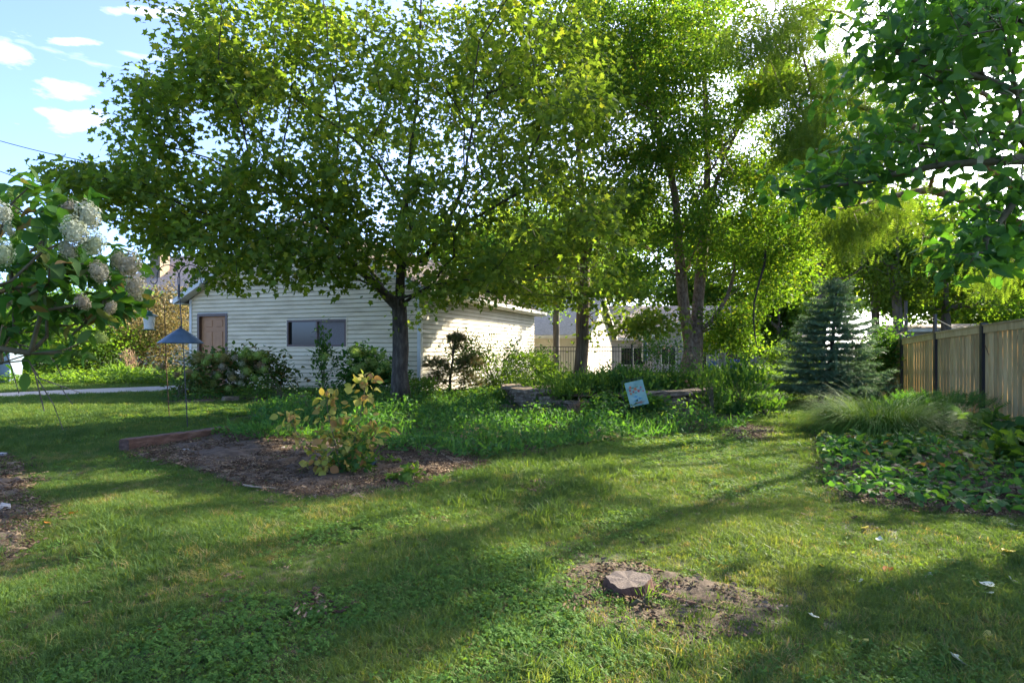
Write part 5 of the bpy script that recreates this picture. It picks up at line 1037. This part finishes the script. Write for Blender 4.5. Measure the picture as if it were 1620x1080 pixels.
# weedy undergrowth around the maple and the stone ring
carpet('undergrowth', 'centre', 20000, .072, .02, .42, M['green_c'], T_OVAL6, 'knee high green undergrowth spreading from the maple to the stone ring', 'ground cover', 0, None, 1.1)
carpet('undergrowth', 'centre', 14000, .20, .03, .20, M['green_c'], T_BLADE, 'long grassy weeds mixed into the undergrowth round the maple', 'ground cover', 0, None, .10, 'up')
carpet('undergrowth', 'centre', 6000, .07, .10, .52, M['green_b'], T_LANCE, 'light feathery weeds standing above the rest near the stones', 'ground cover', 0, lambda x, y: (vnoise(x, y, 1.2, 61) > .2) & (y > 9.2), 1.2)
carpet('undergrowth', 'garage', 4200, .07, .02, .28, M['green_a'], T_OVAL6, 'mixed low plants in the narrow strip along the garage', 'ground cover', 0, None, 1.1)
POLYS['strip'] = np.array([G(-120, 19.0)[:2], G(262, 18.2)[:2], G(285, 21.5)[:2], G(60, 24)[:2], G(-160, 24)[:2]])
carpet('undergrowth', 'strip', 16000, .12, .05, .48, M['green_b'], T_SMALL, 'sunlit strip of tall weeds between the driveway and the bushes', 'ground cover')
# low foliage along the iron fence
POLYS['back'] = np.array([G(845, 20.5)[:2], G(1180, 19)[:2], G(1250, 24)[:2], G(850, 25)[:2]])
carpet('undergrowth', 'back', 7000, .10, .05, .55, M['green_b'], T_SMALL, 'loose sunlit weeds in front of the iron fence', 'ground cover')
# ------------------------------------------------------------------ stone ring
def stone_mesh(seed):
    r = np.random.default_rng(seed); n = 3; pts = {}; V_ = []; F_ = []
    def vid(i, j, k):
        q = (i, j, k)
        if q not in pts:
            p = np.array([i, j, k], float) / (n - 1) - .5; l = np.linalg.norm(p * [1, 1, .8]); p = p * (1 - .16 * max(0, l - .5)) + r.normal(size=3) * .035; pts[q] = len(V_); V_.append(p)
        return pts[q]
    for a in range(n - 1):
        for b in range(n - 1):
            for s_ in (0, n - 1):
                F_.append([vid(a, b, s_), vid(a + 1, b, s_), vid(a + 1, b + 1, s_), vid(a, b + 1, s_)]); F_.append([vid(a, s_, b), vid(a + 1, s_, b), vid(a + 1, s_, b + 1), vid(a, s_, b + 1)]); F_.append([vid(s_, a, b), vid(s_, a + 1, b), vid(s_, a + 1, b + 1), vid(s_, a, b + 1)])
    me = bpy.data.meshes.new('stone'); me.from_pydata([tuple(v) for v in V_], [], F_); me.materials.append(M['stone']); return me
SM = [stone_mesh(i) for i in range(7)]
def stone(parent, c, s_, az, me=None, tilt=.03):
    o = bpy.data.objects.new('stone', me or SM[rng.integers(7)]); b = wl(parent); o.location = tuple(np.array(c) - b); o.scale = s_; o.rotation_euler = (rng.normal() * tilt, rng.normal() * tilt, az); COL.objects.link(o); o.parent = parent
def ring():
    c = np.array([2.25, 13.6]); Rr = 2.25; root = thing('stone_planter', 'low round dry stacked flagstone planter overgrown with plants', 'planter', (c[0], c[1], float(gz(*c))))
    for lay in range(9):
        z = float(gz(*c)) - .03 + .062 * lay + .03; a = 3.0 + rng.uniform(0, .2); top = lay >= 8
        while a < 6.45:
            L_ = rng.uniform(.28, .55) * (1.35 if top else 1); am = a + L_ / 2 / Rr; r_ = Rr + rng.normal() * .03 + (.02 if top else 0)
            gap = (3.95 < am < 4.85) and lay > 5
            if not gap: stone(root, (c[0] + r_ * math.cos(am), c[1] + r_ * math.sin(am), z), (L_ * .98, rng.uniform(.24, .34) + (.12 if top else 0), .064 if not top else .085), am + 1.5708)
            a += L_ / Rr
    th = np.linspace(0, 6.283, 49)[:-1]; V_ = [(c[0], c[1], root.location[2] + .50)] + [(c[0] + (Rr - .1) * math.cos(t), c[1] + (Rr - .1) * math.sin(t), root.location[2] + .42) for t in th]; mesh('soil', V_, [(0, 1 + i, 1 + (i + 1) % 48) for i in range(48)], M['soil'], root)
ring()
big = P(700, 700)
for px_, py_, sx, lb in [(805, 648, .42, 'rounded grey fieldstone at the left end of the stone planter'), (480, 626, .30, 'small pale edging stone in the strip by the garage'), (365, 626, .34, 'reddish flat edging stone under the hydrangea bush'), (520, 632, .40, 'longer pale edging stone below the window plants')]:
    b = G(px_, 13.0) if py_ < 640 else P(px_, py_); t = thing('garden_stone', lb, 'stone', b); stone(t, (b[0], b[1], b[2] + .05), (sx, sx * .6, .14), rng.uniform(0, 1))
    t.children[0].name = 'body'
# ------------------------------------------------------------------ garden flag
def garden_flag():
    c = np.array(W(1007, 622, 10.6)); root = thing('garden_flag', 'small mint green garden flag with red and orange flowers hanging askew over the plants', 'flag', (c[0], c[1], float(gz(c[0], c[1]))))
    tl = math.radians(14); U = np.array([math.cos(tl), -.25, math.sin(tl)]); U /= np.linalg.norm(U); D = np.array([math.sin(tl), -.1, -math.cos(tl)]); nrm = np.cross(U, D); nrm = nrm if nrm[1] < 0 else -nrm
    m = MB(); m.tube([(c[0] - .2, c[1] + .04, root.location[2]), tuple(c - U * .2 - D * .26 + [0, .03, 0]), tuple(c - U * .2 - D * .27 + [0, .02, 0]), tuple(c + U * .2 - D * .27)], .006, 6); m.ob('pole', M['black'], root)
    W_, H_ = .34, .46; nx, ny = 13, 17; V_ = []; 
    def S_(u, v, o=0): return c + U * (u - .5) * W_ + D * (v - .5) * H_ + nrm * (.012 * math.sin(u * 7 + v * 2) + .010 * math.sin(v * 9 + u * 3) + o)
    for o in (0, -.003):
        for j in range(ny):
            for i in range(nx): V_.append(S_(i / (nx - 1), j / (ny - 1), o))
    F_ = []
    for s_ in (0, nx * ny):
        for j in range(ny - 1):
            for i in range(nx - 1): a = s_ + j * nx + i; F_.append((a, a + 1, a + nx + 1, a + nx))
    M['mint'] = rough_mat('mint_cloth', [(.20, .33, .26), (.33, .45, .37)], 9, rough=.8, b=.1); mesh('cloth', V_, F_, M['mint'], root, smooth=True)
    cols = {'red': (.55, .03, .03), 'orange': (.62, .14, .02), 'pink': (.55, .06, .14), 'leaf': (.04, .16, .06), 'blue': (.10, .26, .34), 'tan': (.35, .18, .12)}
    for k, v in cols.items(): M['print_' + k] = flat_mat('print_' + k, v, .8)
    def patch(name, u, v, r, mat, pet=6, sq=1.0, o=.004):
        pts = [S_(u, v, o)]; n = pet * 4
        for k in range(n): a = k / n * 6.283; rr = r * (.72 + .28 * math.cos(a * pet)); pts.append(S_(u + rr * math.cos(a) / W_, v + rr * math.sin(a) * sq / H_, o))
        mesh(name, pts, [(0, 1 + k, 1 + (k + 1) % n) for k in range(n)], M['print_' + mat], root)
    for u, v, r, mt in [(.25, .22, .030, 'orange'), (.20, .34, .026, 'red'), (.50, .32, .036, 'orange'), (.36, .42, .024, 'red'), (.64, .42, .032, 'red'), (.80, .30, .022, 'pink'), (.88, .45, .020, 'pink'), (.20, .47, .026, 'orange')]:
        patch('printed_flower', u, v, r, mt); patch('printed_flower_centre', u, v, r * .3, 'tan', 3, 1, .006)
    for u, v, r in [(.36, .26, .03), (.60, .24, .028), (.48, .47, .026), (.75, .38, .024), (.12, .28, .022)]: patch('printed_leaf', u, v, r, 'leaf', 2, .5, .003)
    for u, v, r, q in [(.42, .62, .05, .5), (.60, .72, .06, .35), (.35, .78, .04, .4)]: patch('printed_shape', u, v, r, 'blue', 4, q, .003)
    patch('printed_shape', .55, .88, .11, 'tan', 5, .25, .0035)
garden_flag()
# ------------------------------------------------------------------ timber, poles, baffle, lantern
tA, tB = np.array(P(203, 716)), np.array(P(346, 690)); d_ = unit((tB - tA) * [1, 1, 0]); s_ = np.array([-d_[1], d_[0], 0]); s_ = s_ if s_[0] < 0 else -s_
tA = tA + s_ * .08
Lt = np.linalg.norm((tB - tA)[:2]) + .2; V_ = []; F_ = []; nl = 26
for i in range(nl + 1):
    p = tA + d_ * Lt * i / nl; zb = gz(p[0], p[1])
    for k, (a, z) in enumerate([(-.09, 0), (-.09, .155), (-.075, .175), (.075, .175), (.09, .155), (.09, 0)]):
        j = rng.normal(size=2) * .003; V_.append((p[0] + s_[0] * (a + j[0]), p[1] + s_[1] * (a + j[0]), zb + z * (1 - .25 * i / nl) + j[1] - .01))
for i in range(nl):
    for k in range(6): F_.append((i * 6 + k, i * 6 + (k + 1) % 6, i * 6 + 6 + (k + 1) % 6, i * 6 + 6 + k))
F_ += [tuple(range(6)), tuple(nl * 6 + k for k in range(6))]
mesh('landscape_timber', V_, F_, M['timber'], label='dark weathered square timber edging the mulch bed near the feeder poles', cat='timber')
def arc(c, r, a0, a1, n=12, ax=(1, 0)): return [(c[0] + ax[0] * r * math.cos(a), c[1] + ax[1] * r * math.cos(a), c[2] + r * math.sin(a)) for a in np.linspace(a0, a1, n)]
b = np.array(P(297, 681)); root = thing('shepherd_hook', 'tall black double shepherd hook pole at the mulch bed', 'pole', tuple(b)); Y = b[1]
tp = np.array(W(283, 452, Y)); m = MB(); m.tube([b, b * .5 + tp * .5 + [.01, 0, 0], tp], .0085, 8); m.ob('pole', M['black'], root)
u = Y / F
for sgn, ofs in ((-1, 0), (1, .0)):
    cxp = 283 + sgn * 17.5; c = np.array(W(cxp, 436, Y)); st_ = [tuple(tp + [sgn * .012, 0, -.22]), tuple(tp + [sgn * .012, 0, 0]), W(283 + sgn * 1.5, 440, Y)] + arc(c, 17 * u, math.pi if sgn > 0 else 0, 0 if sgn > 0 else math.pi, 14)
    e = np.array(st_[-1]); st_ += [tuple(e + [0, 0, -8 * u])] + [(e[0] + sgn * (5 * u - 5 * u * math.cos(a)), e[1], e[2] - 8 * u - 5 * u * math.sin(a)) for a in np.linspace(.3, 3.3, 8)]
    if sgn > 0: st_ = st_
    m = MB(); m.tube(st_, .0075, 8); m.ob('hook', M['black'], root)
    m = MB(); m.tube([tuple(tp + [0, 0, -.12]), tuple(tp + [sgn * .10, 0, .02]), W(283 + sgn * 14, 452, Y)], .005, 6); m.ob('brace', M['black'], root)
m = MB(); m.lathe([(.016, -.18), (.018, -.1), (.018, -.02), (.013, .02)], tuple(tp), 8); m.ob('sleeve', M['black'], root)
bc = np.array(W(286, 543, Y)); root = thing('squirrel_baffle', 'blue grey metal cone baffle on the black hook pole', 'baffle', tuple(bc)); m = MB(); m.lathe([(.325, -.0), (.33, .006), (.17, .135), (.03, .235), (.012, .24), (.010, .225), (.16, .12), (.31, -.002)], tuple(bc), 28); o = m.ob('cone', M['blue_metal'], root)
m = MB(); m.lathe([(.02, .20), (.022, .27), (.013, .275)], tuple(bc), 10); m.ob('collar', M['black'], root)
b = np.array(P(268, 662)); Y = b[1]; u = Y / F; root = thing('shepherd_hook', 'rusty thinner single shepherd hook pole holding the feeder lantern', 'pole', tuple(b)); tp = np.array(W(260, 484, Y)); c = np.array(W(247, 482, Y))
st_ = [tuple(b), tuple(b * .5 + tp * .5 + [-.015, 0, 0]), tuple(tp)] + arc(c, 12.5 * u, .1, math.pi, 14) + [W(234.5, 492, Y), W(236, 496, Y), W(238, 494, Y)]; m = MB(); m.tube(st_, .0075, 8); m.ob('pole', M['rust'], root)
lc = np.array(W(236, 519, Y)); root = thing('feeder_lantern', 'hanging lantern style bird feeder with green top and pale seed', 'bird feeder', tuple(lc)); k = u
m = MB(); m.lathe([(7.0 * k, -1.5 * k), (7.6 * k, 8 * k), (8.8 * k, 18.5 * k)], tuple(lc), 16); m.ob('seed_tube', M['seed'], root)
m = MB(); m.lathe([(6 * k, -3 * k), (9.5 * k, -3 * k), (9.8 * k, -2 * k), (7 * k, -1.5 * k)], tuple(lc), 16); m.ob('tray', M['green_metal'], root)
m = MB(); m.lathe([(9.5 * k, 18.6 * k), (12.0 * k, 19.2 * k), (7 * k, 22 * k), (4.2 * k, 23 * k), (4.4 * k, 25 * k), (1.2 * k, 27.5 * k)], tuple(lc), 16); m.ob('lid', M['green_metal'], root)
m = MB(); m.tube([tuple(lc + [0, 0, 27 * k]), W(236, 493, Y)], .003, 5); m.ob('hanger', M['black'], root)
# solar disc light in the mulch bed
b = np.array(P(588, 744)); sl_ = thing('solar_spot_light', 'small round blue grey solar light on a spike in the mulch bed', 'garden light', tuple(b)); cc = b + [0, 0, .10]
Dn = unit(np.array([.0, -1, .45])); ua = unit(np.cross(Dn, [0, 0, 1])); ub = np.cross(ua, Dn)
def disc(r0, r1, o0, o1, n=24):
    V_ = [cc + Dn * o0 + (ua * math.cos(a) + ub * math.sin(a)) * r0 for a in np.linspace(0, 6.283, n + 1)[:-1]] + [cc + Dn * o1 + (ua * math.cos(a) + ub * math.sin(a)) * r1 for a in np.linspace(0, 6.283, n + 1)[:-1]]
    return V_, [(i, (i + 1) % n, n + (i + 1) % n, n + i) for i in range(n)] + [tuple(range(n))[::-1], tuple(range(n, 2 * n))]
for nm, a_, mt in (('housing', (.056, .062, -.02, .0), 'blue_metal'), ('bezel', (.062, .054, 0, .008), 'black'), ('solar_panel', (.045, .043, .007, .011), 'blue_metal'), ('lens', (.016, .013, .011, .018), 'seed')): V_, F_ = disc(*a_); mesh(nm, V_, F_, M[mt], sl_)
m = MB(); m.tube([tuple(b), tuple(cc - Dn * .02)], .007, 6); m.ob('spike', M['black'], sl_)
# ------------------------------------------------------------------ stump
def stump():
    b = np.array(P(994, 938)); root = thing('tree_stump', 'low sawn tree stump with dark cut top in the bare patch', 'stump', tuple(b)); n = 40; V_ = []; F_ = []; pr = [(1.30, -.02), (1.12, .02), (1.02, .05), (.99, .074), (.96, .085)]
    def rad(a): return .128 * (1 + .07 * math.sin(3 * a + 1) + .05 * math.sin(5 * a) + .03 * math.sin(9 * a + 2))
    for s_, z in pr:
        for k in range(n): a = k / n * 6.283; r = rad(a) * s_ * (1 + .025 * math.sin(17 * a)); V_.append((b[0] + r * math.cos(a), b[1] + r * math.sin(a), b[2] + z + (.008 * math.cos(a) + .004 * math.sin(7 * a) if z > .05 else 0)))
    for i in range(len(pr) - 1):
        for k in range(n): F_.append((i * n + k, i * n + (k + 1) % n, (i + 1) * n + (k + 1) % n, (i + 1) * n + k))
    mesh('bark', V_, F_, M['stump_side'], root, smooth=True); t = len(V_) - n; T_ = [(b[0], b[1], b[2] + .081)] + V_[t:]; mesh('cut_top', T_, [(0, 1 + k, 1 + (k + 1) % n) for k in range(n)], M['stump_top'], root, origin=None)
    for a, L_ in ((.2, .5), (-.5, .75), (3.4, .4), (4.4, .35), (2.2, .3)):
        p = [b + [math.cos(a) * r + .02 * math.sin(r * 20), math.sin(a) * r, .03 - .05 * (r / L_)] for r in np.linspace(.10, L_, 8)]; m = MB(); m.tube(p, np.linspace(.03, .008, 8), 7); m.ob('root', M['stump_side'], root, smooth=True)
stump()
# ------------------------------------------------------------------ fallen leaves, sticks
M['fallen_pale'] = leaf_mat('pale_fallen_leaf', [(.55, .56, .42), (.66, .67, .52)], .15, (1, 1, .8), rough=.6); M['fallen_yellow'] = leaf_mat('yellow_fallen_leaf', [(.50, .40, .08), (.60, .50, .14)], .2, (1, 1, .5), rough=.6); M['fallen_orange'] = leaf_mat('orange_fallen_leaf', [(.38, .12, .03), (.5, .2, .04)], .2, (1, 1, .5), rough=.6)
def curled(seed, t=T_HEART, c=.35):
    r = np.random.default_rng(seed); v = t[0].copy(); v[:, 2] = .5 * np.abs(v[:, 0]) ** 1.3 * c * 3 + c * (v[:, 1] - .5) ** 2 * 1.6 + r.normal(size=len(v)) * .03; return v, t[1]
FL = [(1503, 1046, .095, 'p', 'largest pale curled leaf nearest the bottom right corner of the lawn', -2.2), (1287, 984, .062, 'p', 'pale creamy leaf just right of the bare stump patch', 1.9), (1376, 1022, .055, 'y', 'small star shaped yellow leaf below the pale creamy leaf', .4), (1500, 963, .05, 'y', 'single round yellow leaf in the clover above the largest pale leaf', 1.0), (1476, 914, .05, 'p', 'small crumpled whitish leaf left of the pale cluster', .2),
      (1544, 931, .06, 'y', 'pale yellow leaf on the left of the cluster near the right edge', 2.0), (1573, 934, .07, 'p', 'cream leaf in the middle of the cluster near the right edge', .7), (1570, 946, .055, 'p', 'narrow cream leaf lowest in the cluster near the right edge', 1.3), (1600, 922, .06, 'p', 'torn pale leaf right of the cluster by the right edge', 2.6), (1409, 904, .07, 'o', 'orange yellow curled leaf alone in the dark clover', -.5),
      (1366, 922, .035, 'p', 'tiny round whitish leaf between stump and orange leaf', 0), (1603, 880, .08, 'y', 'round pale yellow leaf at the right edge below the garden bed', 1.4), (1607, 836, .07, 'p', 'upright pale leaf at the right edge close to the garden bed', 1.5), (1375, 838, .06, 'y', 'yellow leaf at the back of the sunny clover patch', .9), (1391, 859, .05, 'p', 'white leaf lying in the sunny clover patch', 2.4), (1570, 1010, .05, 'y', 'greenish yellow leaf low at the right edge', .3),
      (118, 815, .08, 'o', 'orange brown leaf near the bare patch on the left', .6), (72, 831, .05, 'o', 'small rusty leaf beside the left bare patch', 1.6), (256, 1003, .05, 'o', 'small reddish leaf in the lower left lawn', .1), (1300, 900, .04, 'y', 'tiny yellow leaf right of the stump in shade', 2.2)]
for i, (px_, py_, sz, c, lb, az) in enumerate(FL):
    p = np.array(P(px_, py_ + 3)) + [0, 0, .030]; t = curled(i); d = np.array([math.cos(az), math.sin(az), rng.normal() * .15 + .1]); R = frames(unit(d), unit(np.array([rng.normal() * .35, -.5 + rng.normal() * .2, 1])))
    Vl = p + sz * (t[0] @ R); mesh('fallen_leaf', Vl, t[1], M[{'p': 'fallen_pale', 'y': 'fallen_yellow', 'o': 'fallen_orange'}[c]], label=lb, cat='leaf', group='fallen leaves on the lawn', attrs={'rnd': [i * .37 % 1] * len(Vl)}, origin=tuple(p))
def stick(pts, r, label, mat='twig_dead', name='fallen_stick'):
    p = [np.array(P(a, b)) + [0, 0, r + .03] for a, b in pts]; m = MB(); m.tube(p, np.linspace(r, r * .4, len(p)), 6); m.ob(name, M[mat], label=label, cat='stick')
M['pale_stick'] = rough_mat('pale_dry_stick', [(.25, .19, .12), (.42, .33, .22)], 20)
stick([(385, 773), (402, 776), (420, 777), (436, 778)], .010, 'pale dry stick lying at the front of the mulch bed', 'pale_stick')
stick([(660, 706), (690, 716), (716, 733), (740, 741)], .010, 'long bent stick at the right end of the mulch bed', 'pale_stick')
stick([(640, 676), (655, 679), (672, 676)], .016, 'short brown stick in the weeds under the maple', 'timber')
for px_, py_, sz, lb in [(293, 716, .08, 'pale stone lying in the mulch bed near the timber'), (3, 723, .10, 'whitish stone at the left edge of the lawn'), (2, 808, .12, 'grey stone in the left bare patch'), (448, 712, .06, 'small grey stone in the mulch behind the yellowing shrub')]:
    b = np.array(P(px_, py_)); me = SM[rng.integers(7)].copy(); me.name = 'loose_stone'; me.materials.clear(); me.materials.append(M['pebble']); o = bpy.data.objects.new('loose_stone', me); o.location = tuple(b + [0, 0, .03]); o.scale = (sz, sz * .7, sz * .5); o.rotation_euler = (0, 0, rng.uniform(0, 3)); put(o, None, None, lb, 'stone')
# thin bare vines hanging: one below the birch crown, one on the fence
def hang(pts, r, label, name='hanging_branch', mat='bark_fork'):
    m = MB(); m.tube([W(*q) for q in pts], np.linspace(r, r * .4, len(pts)), 6); m.ob(name, M[mat], label=label, cat='branch')
hang([(1212, 395, 15.5), (1209, 420, 15.45), (1200, 450, 15.4), (1193, 480, 15.4), (1192, 505, 15.4), (1194, 530, 15.35), (1198, 550, 15.3)], .035, 'dark curved bare branch hanging below the birch crown')
hang([(1640, 668, 10.2), (1600, 625, 10.6), (1580, 595, 10.9), (1562, 555, 11.2), (1558, 545, 11.25)], .014, 'thin bare vine leaning on the wooden fence', 'bare_vine', 'timber')
# tall weeds poking from beds
shrub('garden_plant', 'tuft of dry tan grass blades in front of the stone planter', 'plant', G(918, 11.4), (.22, .2, .14), 160, .20, M['pink'], T_LANCE, 6, 0, 'plants in and around the stone ring', mode='strap', xs=.3, k=10)
shrub('mulch_weed', 'small green weed at the right front edge of the mulch bed', 'plant', P(652, 764), (.16, .14, .06), 70, .09, M['green_b'], T_OVAL, 5, 0, k=10)
shrub('mulch_weed', 'small weed beside the solar light in the mulch bed', 'plant', P(606, 738), (.13, .1, .03), 30, .08, M['green_b'], T_OVAL, 4, 0, k=8)
shrub('mulch_weed', 'iris like blades growing through the yellowing shrub', 'plant', P(545, 745), (.16, .12, .26), 26, .42, M['green_c'], T_LANCE, 4, 0, mode='strap', xs=.25, k=6, zc=.2)
shrub('mulch_weed', 'low dark weed clump at the back left of the mulch bed', 'plant', P(420, 697), (.40, .3, .14), 420, .08, M['green_c'], T_LANCE, 8, 0, k=20, mode='strap')
shrub('mulch_weed', 'weedy tuft by the inner end of the timber', 'plant', P(365, 690), (.35, .25, .08), 240, .07, M['green_c'], T_LANCE, 8, 0, k=20, mode='strap')
shrub('mulch_weed', 'grassy sprig just in front of the tree stump', 'plant', P(1022, 962), (.05, .05, .03), 26, .06, M['green_b'], T_LANCE, 3, 0, mode='strap', xs=.3, k=6)
